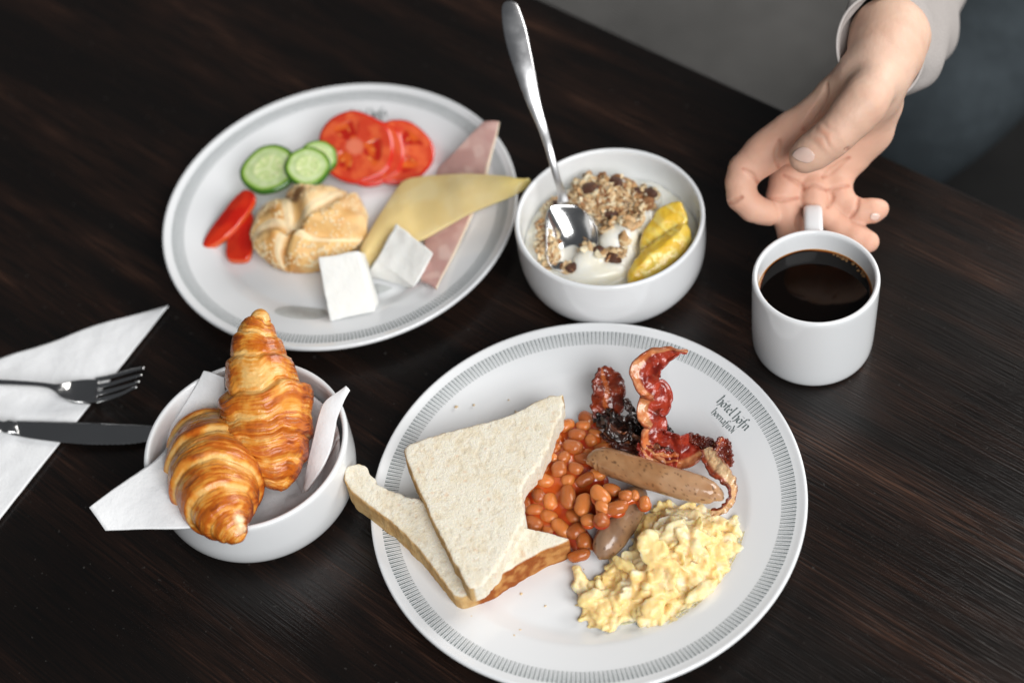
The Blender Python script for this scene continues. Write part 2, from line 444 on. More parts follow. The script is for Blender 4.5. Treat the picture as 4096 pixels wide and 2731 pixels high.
def plate_text(c, R, t, lines):
    Vs, Fs = [], []
    for text, o, d, size in lines:
        o = np.array(o[:2]); d = np.array(d[:2]) - o; L_ = np.linalg.norm(d); d /= L_
        u = np.array([-d[1], d[0]])
        if (o + u * .01 - c) @ (o + u * .01 - c) < (o - c) @ (o - c): u = -u
        adv = sum(.45 if ch == ' ' else WD[ACC.get(ch, (ch,))[0]] for ch in text); sx = L_ / adv
        x = 0; nib = np.array([.095, .075])
        for ch in text:
            if ch == ' ': x += .45; continue
            bs, ex = ACC.get(ch, (ch, [])); strokes = list(GL[bs]) + list(ex)
            for st in strokes:
                for (a, b) in zip(st[:-1], st[1:]):
                    a = np.array(a); b = np.array(b)
                    q = [a - nib, a + nib, b + nib, b - nib]
                    b0 = len(Vs)
                    for p in q:
                        w_ = o + d * (x + p[0]) * sx + u * p[1] * size
                        Vs.append((w_[0], w_[1], float(plate_z(np.linalg.norm(w_ - c), R)) + .00018))
                    f = (b0, b0 + 1, b0 + 2, b0 + 3)
                    A, B_, C_ = [np.array(Vs[k]) for k in f[:3]]
                    Fs.append(f if np.cross(B_ - A, C_ - A)[2] > 0 else f[::-1])
            x += WD[bs]
    mk('lettering', Vs, Fs, INK, t, smooth=False)
C1 = np.array([.0294, .5455]); C2 = np.array([-.1074, .8245]); R1, R2 = .135, .1305
pA, pB = pt('T', 1092, 922, .0145), pt('T', 1392, 1232, .0145); pC, pD = pt('T', 1035, 1032, .0125), pt('T', 1252, 1256, .0125)
plate(C1, R1, 'white plate with hot breakfast, printed zigzag rim and clear blackletter name at its right', 'white plates with printed grey rim',
      ([('hótel höfn', pA, pB, .0038), ('hornafirði', pC, pD, .0027)],))
qA, qB = pt('A', 1122, 242, .016), pt('A', 1325, 236, .016); qC, qD = pt('A', 1150, 268, .014), pt('A', 1300, 264, .014)
plate(C2, R2, 'white plate with salad, roll and cold cuts at the back, printed grey rim', 'white plates with printed grey rim',
      ([('hótel höfn', qA, qB, .0042), ('hornafirði', qC, qD, .0031)],))

def bowl(c, label):
    prof = [(0, .0075), (.036, .0075), (.050, .0085), (.0578, .0150), (.0602, .028), (.0605, .042), (.0607, .0525), (.0613, .0546), (.0626, .0553), (.0640, .0548), (.0646, .0535),
            (.0647, .050), (.0647, .036), (.0644, .023), (.0618, .0115), (.0535, .0030), (.044, .0008), (.0385, .0003), (.036, .0003), (.034, .0022), (0, .0022)]
    head = prof[:6]; P = round_prof(prof, 2)
    V, Fc = lathe(P, (c[0], c[1], 0), 160)
    return mk('bowl', V, Fc, GLAZE, base=(c[0], c[1], 0), label=label, cat='bowl', group='white straight-sided china bowls')
CB = np.array([.0792, .7384]); CL = np.array([-.1745, .602])
bowl(CB, 'white bowl of yogurt and muesli at the centre, a spoon leaning in it')
bowl(CL, 'white bowl at the left lined with a napkin, holding two croissants')

# mug
CM = np.array([.1969, .6452])
mug = empty('mug', (CM[0], CM[1], 0), 'white straight-sided mug of black coffee in front of the hand', 'mug')
MZ = .0006
prof = [(0, .006), (.030, .006), (.0345, .0085), (.0358, .016), (.0362, .040), (.0364, .0650), (.0370, .0668), (.0383, .0676), (.0396, .0670), (.0402, .0655),
        (.0402, .060), (.0400, .030), (.0397, .0090), (.0388, .0022), (.0360, .0000), (.0330, -.0004), (.029, -.0002), (.028, .001), (0, .001)]
V, Fc = lathe(round_prof(prof, 2), (CM[0], CM[1], MZ), 128)
mk('body', V, Fc, GLAZE, mug)
hd = np.array([.0162, .0712]); hd /= np.linalg.norm(hd); hs = np.array([-hd[1], hd[0]])
loop = catmull([(.0375, .0575), (.050, .0595), (.0650, .0580), (.0705, .050), (.0700, .036), (.062, .021), (.048, .0155), (.0375, .0150)], 48)
tg = np.gradient(loop, axis=0); tg /= np.linalg.norm(tg, axis=1)[:, None]; nr = np.stack([-tg[:, 1], tg[:, 0]], 1)
a = np.linspace(0, 2 * math.pi, 24, endpoint=False)
sx_ = np.sign(np.cos(a)) * np.abs(np.cos(a)) ** .6 * .0062; sy_ = np.sign(np.sin(a)) * np.abs(np.sin(a)) ** .7 * .0034
Vh = np.zeros((48, 24, 3))
for i in range(48):
    rz = loop[i][None] + sy_[:, None] * nr[i][None]
    Vh[i, :, :2] = CM + rz[:, :1] * hd + sx_[:, None] * hs; Vh[i, :, 2] = rz[:, 1]
mk('handle', Vh.reshape(-1, 3), gridf(48, 24, cv=True), GLAZE, mug)
# coffee
cof = bpy.data.materials.new('black_coffee'); cof.use_nodes = True
b = cof.node_tree.nodes['Principled BSDF']; b.inputs['Roughness'].default_value = .03; b.inputs['IOR'].default_value = 1.33
at = cof.node_tree.nodes.new('ShaderNodeAttribute'); at.attribute_name = 'Col'; cof.node_tree.links.new(at.outputs['Color'], b.inputs['Base Color'])
rr = np.concatenate([np.linspace(0, .031, 12), np.linspace(.0318, .0362, 14)]); aa = np.linspace(0, 2 * math.pi, 128, endpoint=False)
RR, AA = np.meshgrid(rr, aa, indexing='ij')
V = np.stack([CM[0] + RR * np.cos(AA), CM[1] + RR * np.sin(AA), .0520 + .0006 * sm(RR, .0345, .0362)], -1).reshape(-1, 3)
e_ = sm(RR, .0345 + .0008 * noise(np.stack([np.cos(AA), np.sin(AA), 0 * AA], -1), 2.5, 4), .0362).reshape(-1)   # thin film of coffee where it meets the cup
colc = mix(mix((.0022, .0012, .0008), (.16, .035, .004), sm(e_, .05, .6)), (.42, .22, .07), sm(e_, .6, 1))
cf = mk('coffee', V, gridf(len(rr), 128, cv=True), cof, col=colc, label='black coffee filling the white mug', cat='coffee')
bm_v, bm_f = [], []
def uvsphere(n=10, m_=7):
    V = [(0, 0, 1)]; 
    for i in range(1, m_):
        for j in range(n): V.append((math.sin(math.pi * i / m_) * math.cos(2 * math.pi * j / n), math.sin(math.pi * i / m_) * math.sin(2 * math.pi * j / n), math.cos(math.pi * i / m_)))
    V.append((0, 0, -1)); Fc = [(0, 1 + j, 1 + (j + 1) % n) for j in range(n)]
    for i in range(m_ - 2):
        for j in range(n): a_ = 1 + i * n + j; b_ = 1 + i * n + (j + 1) % n; Fc.append((a_, a_ + n, b_ + n, b_))
    l = len(V) - 1; s_ = 1 + (m_ - 2) * n; Fc += [(l, s_ + (j + 1) % n, s_ + j) for j in range(n)]
    return np.array(V), Fc
SV, SF = uvsphere()
for k in range(26):
    an = math.radians(random.uniform(8, 62)) if k < 22 else math.radians(random.uniform(172, 186)); r_ = random.uniform(.0006, .0016)
    rad = .0358 - r_ * random.uniform(.8, 2.2)
    c = np.array([CM[0] + rad * math.cos(an), CM[1] + rad * math.sin(an), .0520]); o_ = len(bm_v)
    bm_v += (SV * (r_, r_, r_ * .7) + c).tolist(); bm_f += [tuple(q + o_ for q in f) for f in SF]
BUB = mat('coffee_bubble', (.30, .17, .08), rough=.05, trans=.6, ior=1.1)
mk('bubbles', bm_v, bm_f, BUB, cf, kind='stuff')
# ================================================================== shared food builders
def frames(P):
    T = np.gradient(P, axis=0); T /= np.linalg.norm(T, axis=1)[:, None]
    n = np.cross(T[0], (0, 0, 1.)); n /= np.linalg.norm(n); Ns = [n]
    for i in range(1, len(P)):
        n = Ns[-1] - T[i] * (Ns[-1] @ T[i]); Ns.append(n / np.linalg.norm(n))
    Ns = np.array(Ns); return T, Ns, np.cross(T, Ns)
def tube(P, R, n, rfun=None, sq=(1, 1)):
    "closed tube; rfun(s, th, pos) scales the radius"
    T, A, B = frames(P); m = len(P); th = np.linspace(0, 2 * math.pi, n, endpoint=False)
    S = np.linspace(0, 1, m)
    dirs = np.cos(th)[None, :, None] * A[:, None] * sq[0] + np.sin(th)[None, :, None] * B[:, None] * sq[1]
    pos = P[:, None] + dirs * R[:, None, None]
    if rfun is not None: pos = pos + dirs * (R[:, None] * rfun(S[:, None] + 0 * th, th + 0 * S[:, None], pos))[..., None]
    return pos.reshape(-1, 3), gridf(m, n, cv=True), np.repeat(S, n), np.tile(th, m)
def slabvol(top, th, h, rnd=.002, jag=None, dome=0, zfun=None):
    "top: (n,3) outline of the top face; a slab of thickness th below it, as a volume"
    top = np.asarray(top); A = np.c_[top[:, :2], np.ones(len(top))]; pl = np.linalg.lstsq(A, top[:, 2], rcond=None)[0]
    lo = top.min(0) - (.006, .006, th + .006); hi = top.max(0) + .006
    v = Vol(lo, hi, h); X, Y = np.meshgrid(v.ax[0], v.ax[1], indexing='ij')
    sd = polysd(X, Y, top[:, :2])
    if jag is not None: sd = sd + jag(X, Y)
    zt = pl[0] * X + pl[1] * Y + pl[2] if zfun is None else zfun(X, Y, pl)
    if dome: zt = zt + dome * sm(-sd, 0, .012)
    Z = v.ax[2][None, None]; az = np.abs(Z - (zt - th / 2)[..., None]) - th / 2
    a = sd[..., None] + rnd; b = az + rnd
    v.F = (np.minimum(np.maximum(a, b), 0) + np.hypot(np.maximum(a, 0), np.maximum(b, 0)) - rnd).astype(np.float32)
    v.sd = sd; return v
def dist_line(P, L):
    d = np.full(len(P), 1e9)
    for a, b in zip(L[:-1], L[1:]):
        e = b - a; t = np.clip(((P - a) @ e) / max(e @ e, 1e-12), 0, 1); d = np.minimum(d, np.linalg.norm(P - a - t[:, None] * e, axis=1))
    return d

# ================================================================== BREAD
BREAD = mat('white_bread', attr=True, rough=.9, spec=.2, sss=.25, ssr=(1, .8, .5), sscale=.004, bump=[(1300, .0005), (600, .0005)], var=[(1400, .045), (650, .025)])
def bread(top, crust, toast, label, seed, jagside, thick):
    zz = lambda L: [min(top, key=lambda t: (t[0] - l[0]) ** 2 + (t[1] - l[1]) ** 2)[2] for l in L]
    cr = np.array([pt('B', l[0], l[1], z) for l, z in zip(crust, zz(crust))]); jl = np.array([pt('B', l[0], l[1], z) for l, z in zip(jagside, zz(jagside))])[:, :2]
    to = np.array([pt('B', l[0], l[1], z) for l, z in zip(toast, zz(toast))]) if toast else None; top = pts('B', top, .03)
    tp = smooth_poly(top[:, :3], 1)
    def jag(X, Y):
        P = np.stack([X, Y, 0 * X], -1); d = dist_line(np.stack([X.ravel(), Y.ravel()], 1), jl).reshape(X.shape)
        return .0006 * fbm(P, 260, 2, seed) + (.0013 * fbm(P, 230, 3, seed + 3) + .0005) * (1 - sm(d, .004, .010))
    v = slabvol(tp, thick, .0008, .0018, jag)
    V, Q = v.mesh(); V = relax(V, Q, 2, .5)
    N = vnorm(V, Q); up = N[:, 2]
    pit = fbm(V, 620, 2, seed); pit2 = fbm(V * (1, .75, .6), 430, 2, seed + 5)
    dc = dist_line(V[:, :2], cr[:, :2])
    side = sm(-up, -.62, -.35) * (1 - sm(dc, .0034, .0048))
    edge = np.maximum(side, (1 - sm(dc, .0006, .0022 + .0006 * pit)) * sm(-up, -.95, -.7))
    holes = sm(pit2, .24, .45)
    V = V - N * ((.00008 * sm(pit, 0, .5) + .00026 * holes) * (1 - edge))[:, None] + N * (.0005 * fbm(V * (1, 1, .25), 230, 2, seed + 9) * edge)[:, None]
    crumb = mix((.77, .72, .60), (.73, .65, .50), sm(fbm(V, 160, 3, seed + 2), -.2, .6))
    crumb = mix(crumb, (.60, .49, .34), holes * .35)  # crumb pits tinted darker, adding the shade inside them to the colour
    speck = sm(noise(V, 330, seed + 21), .78, .86); crumb = mix(crumb, (.66, .36, .20), speck * .35)
    ct = fbm(V, 110, 3, seed + 6)
    crc = mix((.50, .29, .11), (.60, .40, .18), sm(ct, -.3, .4)); crc = mix(crc, (.38, .18, .05), sm(ct, .25, .6) * .6)
    if to is not None:
        d = dist_line(V[:, :2], to[:, :2]); tt = (1 - sm(d, .006, .012)) * sm(fbm(V, 120, 3, seed + 8), -.55, .1)
        tt2 = (1 - sm(d, .005, .012))
        crc = mix(crc, (.56, .24, .06), tt2 * .75); crc = mix(crc, (.30, .082, .018), tt)
    col = mix(crumb, crc, edge)
    return mk('bread_slice', V, Q, BREAD, col=col, label=label, cat='bread slice', group='triangles of white bread on the breakfast plate')
Zt = lambda L, zs: [(x, y, z) for (x, y), z in zip(L, zs)]
low = [(22, 690, .044), (30, 655, .044), (60, 640, .044), (112, 634, .043), (132, 652, .042), (128, 672, .042), (162, 688, .041), (170, 722, .040), (205, 738, .040), (262, 757, .039), (420, 800, .036), (640, 860, .031), (800, 910, .027), (900, 930, .025), (975, 948, .024), (985, 962, .024), (960, 975, .024), (860, 1020, .023),
       (750, 1085, .023), (640, 1150, .0235), (555, 1198, .024), (520, 1213, .0245), (485, 1195, .025), (430, 1115, .0275), (350, 1010, .031), (270, 925, .0345), (180, 850, .038), (90, 785, .041), (38, 735, .043)]
bread(low, [(112, 634), (22, 690), (38, 735), (90, 785), (180, 850), (270, 925), (350, 1010), (430, 1115), (520, 1213), (640, 1150), (750, 1085), (860, 1020), (960, 975), (985, 962)],
      [(640, 1150), (750, 1085), (860, 1020), (960, 975), (985, 962)],
      'lower bread triangle with a torn corner and a browned lower right crust', 11, [(112, 634), (132, 655), (165, 690), (170, 722), (262, 757), (420, 800)], .0220)
upp = [(275, 585, .047), (292, 562, .047), (350, 535, .046), (450, 503, .045), (560, 477, .043), (640, 455, .042), (740, 425, .040), (820, 385, .038), (900, 350, .0365), (955, 337, .036), (962, 350, .036), (955, 400, .036), (935, 470, .036), (900, 560, .036), (860, 640, .037),
       (810, 700, .037), (778, 735, .037), (796, 770, .037), (788, 800, .037), (800, 850, .037), (785, 890, .037), (770, 905, .037), (745, 960, .037), (715, 1020, .037), (690, 1065, .037), (660, 1110, .037), (620, 1150, .037), (575, 1172, .038), (548, 1160, .039), (512, 1095, .040), (460, 995, .042), (400, 875, .044), (345, 755, .045), (300, 650, .0465)]
bread(upp, [(955, 337), (900, 350), (820, 385), (740, 425), (640, 455), (450, 503), (292, 562), (275, 585), (300, 650), (345, 755), (400, 875), (460, 995), (512, 1095), (548, 1160)], None,
      'upper bread triangle lying on the other one, its pale crust to the left', 23, [(962, 350), (935, 470), (860, 640), (778, 735), (796, 770), (800, 850), (715, 1020), (660, 1110)], .0172)

# ================================================================== SAUSAGES
SAUS = mat('sausage_skin', attr=True, rough=.33, spec=.5, sss=.15, ssr=(1, .5, .3), sscale=.004, coat=.7, coatr=.10, bump=[(260, .0003), (60, .0006)], var=[(140, .07)])
def sausage(L, name, label, tint, seed, end=True):
    P = pts('G', [l[:3] for l in L], 0); Rr = np.array([rpx('G', l[3], p) for l, p in zip(L, P)])
    P = catmull(P, 150); Rr = np.clip(np.interp(np.linspace(0, 1, 150), np.linspace(0, 1, len(L)), Rr), 1e-5, 1)
    k = np.ones(7) / 7; Rr2 = np.convolve(np.pad(Rr, 3, 'edge'), k, 'valid'); Rr2[0] = Rr[0]; Rr2[-1] = Rr[-1]; Rr = Rr2
    def rf(s, th, pos): return .05 * noise(np.stack([s * 60, np.cos(th) * 2, np.sin(th) * 2], -1), 1, seed + 9) * (1 - sm(np.minimum(s, 1 - s), .03, .14)) + .06 * fbm(pos, 70, 2, seed) + .02 * fbm(pos, 240, 2, seed + 2) + .22 * noise(np.stack([np.cos(th) * 2, np.sin(th) * 2, s], -1), 1.6, seed) * (1 - sm(np.minimum(s, 1 - s), 0, .045))
    V, Q, s, th = tube(P, Rr, 72, rf)
    c = mix(tint[0], tint[1], sm(fbm(V, 120, 3, seed + 3), -.35, .4))
    c = mix(c, tint[2], .6 * sm(fbm(V, 45, 2, seed + 7), .05, .5))
    sp = sm(noise(V, 620, seed + 5), .60, .74); c = mix(c, (.10, .045, .02), sp * .75)
    c = mix(c, (.55, .32, .15), .7 * (1 - sm(np.minimum(s, 1 - s), 0, .035)))
    mk(name, V, Q, SAUS, col=c, label=label, cat='sausage', group='sausages on the breakfast plate')
sausage([(497, 836, .024, 6), (503, 828, .0245, 26), (530, 815, .025, 62), (590, 808, .0255, 87), (700, 842, .026, 95), (850, 890, .0265, 97), (1000, 937, .0265, 98), (1130, 972, .0265, 98), (1240, 1003, .026, 92), (1310, 1022, .026, 78), (1350, 1035, .0255, 52), (1385, 1055, .025, 26), (1396, 1058, .025, 5)],
        'sausage', 'plump speckled light brown sausage lying across beans and bacon', ((.42, .225, .105), (.34, .165, .07), (.50, .30, .17)), 31)
sausage([(850, 970, .014, 20), (815, 1050, .0145, 90), (755, 1150, .015, 108), (700, 1240, .015, 110), (645, 1330, .015, 102), (605, 1395, .0145, 84), (585, 1435, .014, 54), (572, 1462, .0135, 6)],
        'sausage', 'shorter sausage coloured as if shaded, half hidden below the beans beside the egg', ((.27, .15, .075), (.20, .11, .06), (.32, .20, .13)), 37)  # tint greyer and darker: shade on this sausage put into its skin colour

# ================================================================== BEANS AND SAUCE
BEAN = mat('baked_bean', (.72, .215, .036), rough=.10, spec=.5, sss=.4, ssr=(1, .35, .12), sscale=.0035, coat=.8, coatr=.06, bump=[(160, .0003)], var=[(120, .16), (40, .12)])
SAUCE = mat('tomato_sauce', attr=True, rough=.12, spec=.5, sss=.3, ssr=(1, .2, .05), sscale=.003, coat=.8, coatr=.04, bump=[(420, .0003)])
_nt = BEAN.node_tree; _b = _nt.nodes['Principled BSDF']; _s = _b.inputs['Base Color'].links[0].from_socket
_oi = _nt.nodes.new('ShaderNodeObjectInfo'); _rp = _nt.nodes.new('ShaderNodeValToRGB'); _nt.links.new(_oi.outputs['Random'], _rp.inputs[0])
_rp.color_ramp.elements[0].color = (.60, .48, .42, 1); _rp.color_ramp.elements[1].color = (1.12, 1.22, 1.5, 1)
_mx = _nt.nodes.new('ShaderNodeVectorMath'); _mx.operation = 'MULTIPLY'; _nt.links.new(_s, _mx.inputs[0]); _nt.links.new(_rp.outputs[0], _mx.inputs[1]); _nt.links.new(_mx.outputs[0], _b.inputs['Base Color'])
def bean_mesh(i):
    n, m_ = 20, 14; V = []
    for a in range(m_ + 1):
        t = math.pi * a / m_
        for j in range(n):
            p = 2 * math.pi * j / n; x = math.cos(t); r = math.sin(t) ** .85
            y = r * math.cos(p); z = r * math.sin(p)
            y *= 1 - .16 * math.exp(-((x) / .35) ** 2) * (y < 0) ; y += (.14 + .05 * (i % 3)) * x * x
            V.append((x, y * .98, z * .95))
    me = bpy.data.meshes.new('bean'); V = np.array(V); V += (.05 * fbm(V, 1.3, 2, i))[:, None] * V
    me.from_pydata(V.tolist(), [], gridf(m_ + 1, n, cv=True).tolist()); me.materials.append(BEAN)
    me.polygons.foreach_set('use_smooth', [True] * len(me.polygons)); me.update(); return me
BM = [bean_mesh(i) for i in range(6)]
BL = [(485, 535, 62, 48, 40), (358, 582, 58, 46, -30), (465, 585, 50, 40, 0), (425, 645, 58, 46, 0), (515, 680, 44, 40, 60), (395, 725, 66, 52, 15), (632, 697, 55, 38, 20), (585, 725, 50, 34, -15), (575, 515, 55, 45, 30),
      (185, 865, 55, 45, 20), (305, 872, 57, 54, 80), (415, 865, 50, 42, 20), (215, 820, 42, 32, 20), (345, 792, 44, 40, -60), (480, 940, 66, 44, -25), (197, 940, 80, 52, 25), (108, 980, 60, 50, 60), (365, 942, 46, 42, 0),
      (245, 1080, 62, 50, 75), (362, 1050, 95, 53, 84), (460, 1100, 85, 53, 104), (577, 1042, 76, 52, 40), (652, 1005, 62, 42, 20), (747, 1048, 47, 43, 0), (806, 1040, 42, 31, 75), (690, 1125, 76, 48, -12), (585, 1202, 52, 48, 60),
      (870, 1092, 48, 40, 80), (500, 1205, 52, 42, 0), (422, 1280, 66, 54, -40), (318, 1258, 78, 52, 42), (466, 1345, 56, 50, 70), (440, 1440, 76, 42, -10), (130, 1232, 72, 55, 30), (142, 1140, 62, 44, 0), (545, 640, 45, 35, 10),
      (510, 780, 50, 40, 20), (460, 800, 60, 40, 5), (285, 735, 45, 35, -50), (262, 792, 42, 32, 30), (238, 1185, 62, 48, 20), (290, 665, 42, 32, -60), (170, 1045, 55, 44, 70), (595, 1120, 55, 42, 30), (560, 905, 55, 40, 20),
      (395, 1180, 55, 45, 50), (90, 1100, 50, 40, 70), (235, 1275, 40, 30, 10)]
ORD = ['first', 'second', 'third', 'fourth', 'fifth', 'sixth', 'seventh', 'eighth', 'ninth', 'tenth']
rows_, BLAB = {}, {}
for k in sorted(range(len(BL)), key=lambda k: BL[k][1]): rows_.setdefault(min(len(rows_) - 1, 99) if rows_ and len(rows_[len(rows_) - 1]) < 6 else len(rows_), []).append(k)
for r_, ks in rows_.items():
    for n_, k in enumerate(sorted(ks, key=lambda k: BL[k][0])):
        BLAB[k] = 'orange baked bean, %s from the left in the %s row down of the pile' % (ORD[n_], ORD[r_])
BLAB[32] = 'lowest baked bean, lying alone on the plate below the pile'
sv = Vol(pt('G', 20, 1500, .0) - (.01, .004, 0), pt('G', 960, 420, .035) + (.012, .01, 0), .0009)
for k, (x, y, a_, b_, an) in enumerate(BL):
    pile = math.exp(-(((x - 380) / 260) ** 2 + ((y - 900) / 300) ** 2))
    zb = .0098 + .0095 * pile + random.uniform(-.0006, .0006)
    if x > 540 and 970 < y < 1240: zb = .0285 - .006 * (y < 1020)
    if 440 < x < 540 and 1080 < y < 1240: zb = .022
    if k in (12, 37, 36, 40, 45): zb -= .002
    c = pt('G', x, y, zb); A = rpx('G', a_, c); B = rpx('G', b_, c)
    e = pt('G', x + 40 * math.cos(math.radians(an)), y + 40 * math.sin(math.radians(an)), zb) - c
    o = bpy.data.objects.new('bean', BM[k % 6]); COL.objects.link(o); o.location = c
    o.rotation_euler = (random.uniform(-.5, .5), random.uniform(-.2, .2), math.atan2(e[1], e[0])); o.scale = (A * 1.06, B * 1.10, B)
    meta(o, BLAB[k], 'bean', 'baked beans in tomato sauce')
    if zb > .0215: sv.ell(c - (0, 0, .0025), (B * 1.25, B * 1.25, .0030), None, .003); continue
    sv.ell((c[0], c[1], zb * .45), (B * 1.35 + .0008, B * 1.35 + .0008, zb * .55 + .0012), None, .005)
for (x, y, r, z) in [(120, 1180, 90, .012), (200, 1230, 90, .011), (300, 1190, 100, .013), (90, 1050, 70, .013), (400, 1180, 80, .015), (500, 1130, 80, .013), (200, 1020, 80, .016), (560, 960, 70, .015), (300, 1000, 100, .018), (390, 820, 90, .016), (470, 730, 80, .013), (700, 1060, 60, .014), (800, 1090, 60, .013), (300, 700, 60, .011)]:
    c = pt('G', x, y, z * .5); sv.ell(c, (rpx('G', r, c), rpx('G', r, c), z * .42), None, .004)
sv.F = np.maximum(sv.F, (.0047 - sv.ax[2])[None, None].astype(np.float32))
V, Q = sv.mesh(); V = relax(V, Q, 2, .5)
cs_ = sm(fbm(V, 90, 3, 5), -.3, .4)
mk('tomato_sauce', V, Q, SAUCE, col=mix((.34, .024, .004), (.54, .085, .008), cs_), label='glossy orange red tomato sauce pooled round the baked beans', cat='sauce', kind='stuff')

# ================================================================== BACON
BAC = mat('fried_bacon', attr=True, rough=.27, spec=.5, sss=.18, ssr=(1, .3, .15), sscale=.003, coat=.7, coatr=.12, bump=[(700, .0003), (240, .0007)], var=[(300, .12)])
def ribbon(L, seed, label, cols, th=.0014, nu=150, nv=26, curl=.25, parent=None, name='bacon_rasher', bands=((-.75, .3), (.2, .22)), ripple=.0012, crisp=.0005):
    P = pts('G', [l[:3] for l in L], 0); Wd = [rpx('G', l[3], p) for l, p in zip(L, P)]; tw = [math.radians(l[4]) for l in L]
    P = catmull(P, nu); q = np.linspace(0, 1, nu); k = np.linspace(0, 1, len(L))
    Wd = catmull(np.c_[Wd, tw, tw], nu); tw = Wd[:, 1]; Wd = np.clip(Wd[:, 0], .0004, 1)
    T = np.gradient(P, axis=0); T /= np.linalg.norm(T, axis=1)[:, None]
    Vw = CAMP - P; Vw /= np.linalg.norm(Vw, axis=1)[:, None]
    A = np.cross(T, Vw); A /= np.linalg.norm(A, axis=1)[:, None]; Nn = np.cross(A, T)
    W = A * np.cos(tw)[:, None] + Nn * np.sin(tw)[:, None]; Nn = np.cross(W, T)
    v = np.linspace(-1, 1, nv)
    G = P[:, None] + W[:, None] * (v[None, :, None] * Wd[:, None, None] / 2)
    G = G + Nn[:, None] * ((v ** 2 - .4)[None, :, None] * curl * Wd[:, None, None] / 2)
    G = G + Nn[:, None] * (ripple * fbm(G, 130, 2, seed) + crisp * fbm(G, 420, 2, seed + 4))[..., None]
    G = G + W[:, None] * (.0009 * noise(np.stack([np.repeat(q[:, None] * 22, nv, 1), np.sign(v)[None].repeat(nu, 0), 0 * G[..., 0]], -1), 1, seed) * (np.abs(v) > .8))[..., None]
    s = v[None] + .28 * noise(np.stack([np.repeat(q[:, None] * 5, nv, 1), np.repeat(v[None] * .6, nu, 0), 0 * G[..., 0]], -1), 1, seed + 8)
    fat = 0
    for c0, w_ in bands: fat = np.maximum(fat, 1 - sm(np.abs(s - c0), w_ * .5, w_))
    n1 = sm(fbm(G, 150, 3, seed + 2), -.35, .4)
    meat = mix(cols[0], cols[1], n1); ft = mix(cols[2], cols[3], n1); c = mix(meat, ft, fat)
    ed = sm(np.abs(v), .86, 1)[None] * np.ones((nu, 1)); c = mix(c, cols[0], ed * .6)
    return sheet(G, th, name, BAC, parent, c, label=label, cat=None if parent is not None else 'bacon', group=None if parent is not None else 'rashers of bacon on the breakfast plate')
RED = ((.20, .014, .008), (.42, .045, .018), (.60, .17, .05), (.72, .34, .15))
BRN = ((.10, .012, .005), (.26, .035, .010), (.40, .09, .02), (.46, .13, .03))
BLK = ((.012, .006, .005), (.035, .012, .008), (.05, .018, .012), (.09, .03, .015))
ribbon([(1150, 100, .068, 20, 20), (1105, 95, .070, 49, 60), (1060, 100, .069, 89, 20), (1000, 118, .067, 122, 20), (935, 150, .064, 162, 0), (885, 215, .060, 203, -15), (880, 275, .056, 185, -10), (905, 330, .052, 160, 15), (955, 365, .049, 218, 50), (945, 415, .045, 218, 20), (910, 470, .040, 162, -20), (925, 525, .036, 189, 10), (940, 575, .032, 181, 50), (925, 625, .028, 174, 20), (950, 680, .024, 196, -10), (1020, 725, .022, 218, 10), (1095, 745, .021, 239, -20), (1165, 745, .021, 218, 10), (1225, 735, .020, 160, 40), (1262, 735, .018, 87, 20)],
       51, 'tall twisted red and orange bacon rasher standing up from the pile', RED, curl=.45, nu=240, bands=((.85, .5),), crisp=.0005, ripple=.002)
ribbon([(590, 198, .040, 40, 0), (602, 225, .039, 110, 8), (622, 290, .035, 205, 12), (632, 370, .030, 222, 8), (622, 450, .024, 205, 0), (622, 515, .018, 170, -10), (650, 570, .013, 130, -10)],
       61, 'broad dark mahogany bacon rasher leaning at the left of the pile', BRN, curl=.3, bands=((.05, .2),), crisp=.0006, ripple=.003)
ribbon([(560, 540, .016, 60, 20), (630, 565, .019, 120, 50), (720, 590, .020, 150, -20), (800, 600, .019, 150, 40), (870, 640, .018, 160, -30), (950, 650, .016, 130, 40), (1040, 650, .014, 60, 0)],
       71, 'charred black crumpled bacon rasher in the middle of the pile', BLK, th=.002, curl=.9, ripple=.012, crisp=.0008, bands=((.3, .2),))
ribbon([(745, 405, .034, 16, 0), (760, 450, .031, 50, 20), (800, 500, .027, 60, 40), (850, 560, .022, 80, 30), (930, 600, .018, 60, 0), (1010, 625, .014, 40, 0)],
       73, 'thin charred bacon shard sticking up between two rashers', BLK, curl=.5, crisp=.0009, bands=())
ribbon([(600, 620, .016, 60, 0), (660, 655, .017, 110, 20), (760, 690, .017, 120, -10), (860, 730, .018, 130, 20), (960, 770, .018, 120, 0), (1060, 800, .017, 90, 0)],
       75, 'dark brown bacon rasher tucked behind the beans and sausage', ((.05, .012, .008), (.13, .03, .016), (.25, .08, .03), (.30, .14, .08)), curl=.6, ripple=.004, crisp=.0015)
ribbon([(850, 690, .024, 60, 0), (870, 740, .023, 90, 10), (910, 790, .022, 110, 0), (1000, 800, .021, 110, 0), (1090, 815, .020, 80, 0)],
       77, 'orange and red bacon piece just behind the sausage', RED, curl=.5, ripple=.003, crisp=.001)
ribbon([(1165, 645, .022, 30, 0), (1200, 665, .023, 60, 30), (1260, 690, .022, 80, -20), (1310, 720, .020, 90, 20), (1330, 770, .016, 80, 10), (1300, 830, .014, 70, 0)],
       79, 'dark crinkled bacon end behind the pale strip of fat', BRN, curl=.6, ripple=.003, crisp=.0016, bands=())
ribbon([(1400, 662, .032, 40, 0), (1392, 690, .031, 84, 10), (1385, 750, .027, 112, 5), (1400, 810, .022, 110, -10), (1425, 860, .018, 60, 0)],
       83, 'dark red bacon end standing at the right of the pile', ((.12, .015, .008), (.28, .04, .018), (.42, .12, .04), (.5, .2, .1)), curl=.6, crisp=.0012, bands=((.6, .2),))
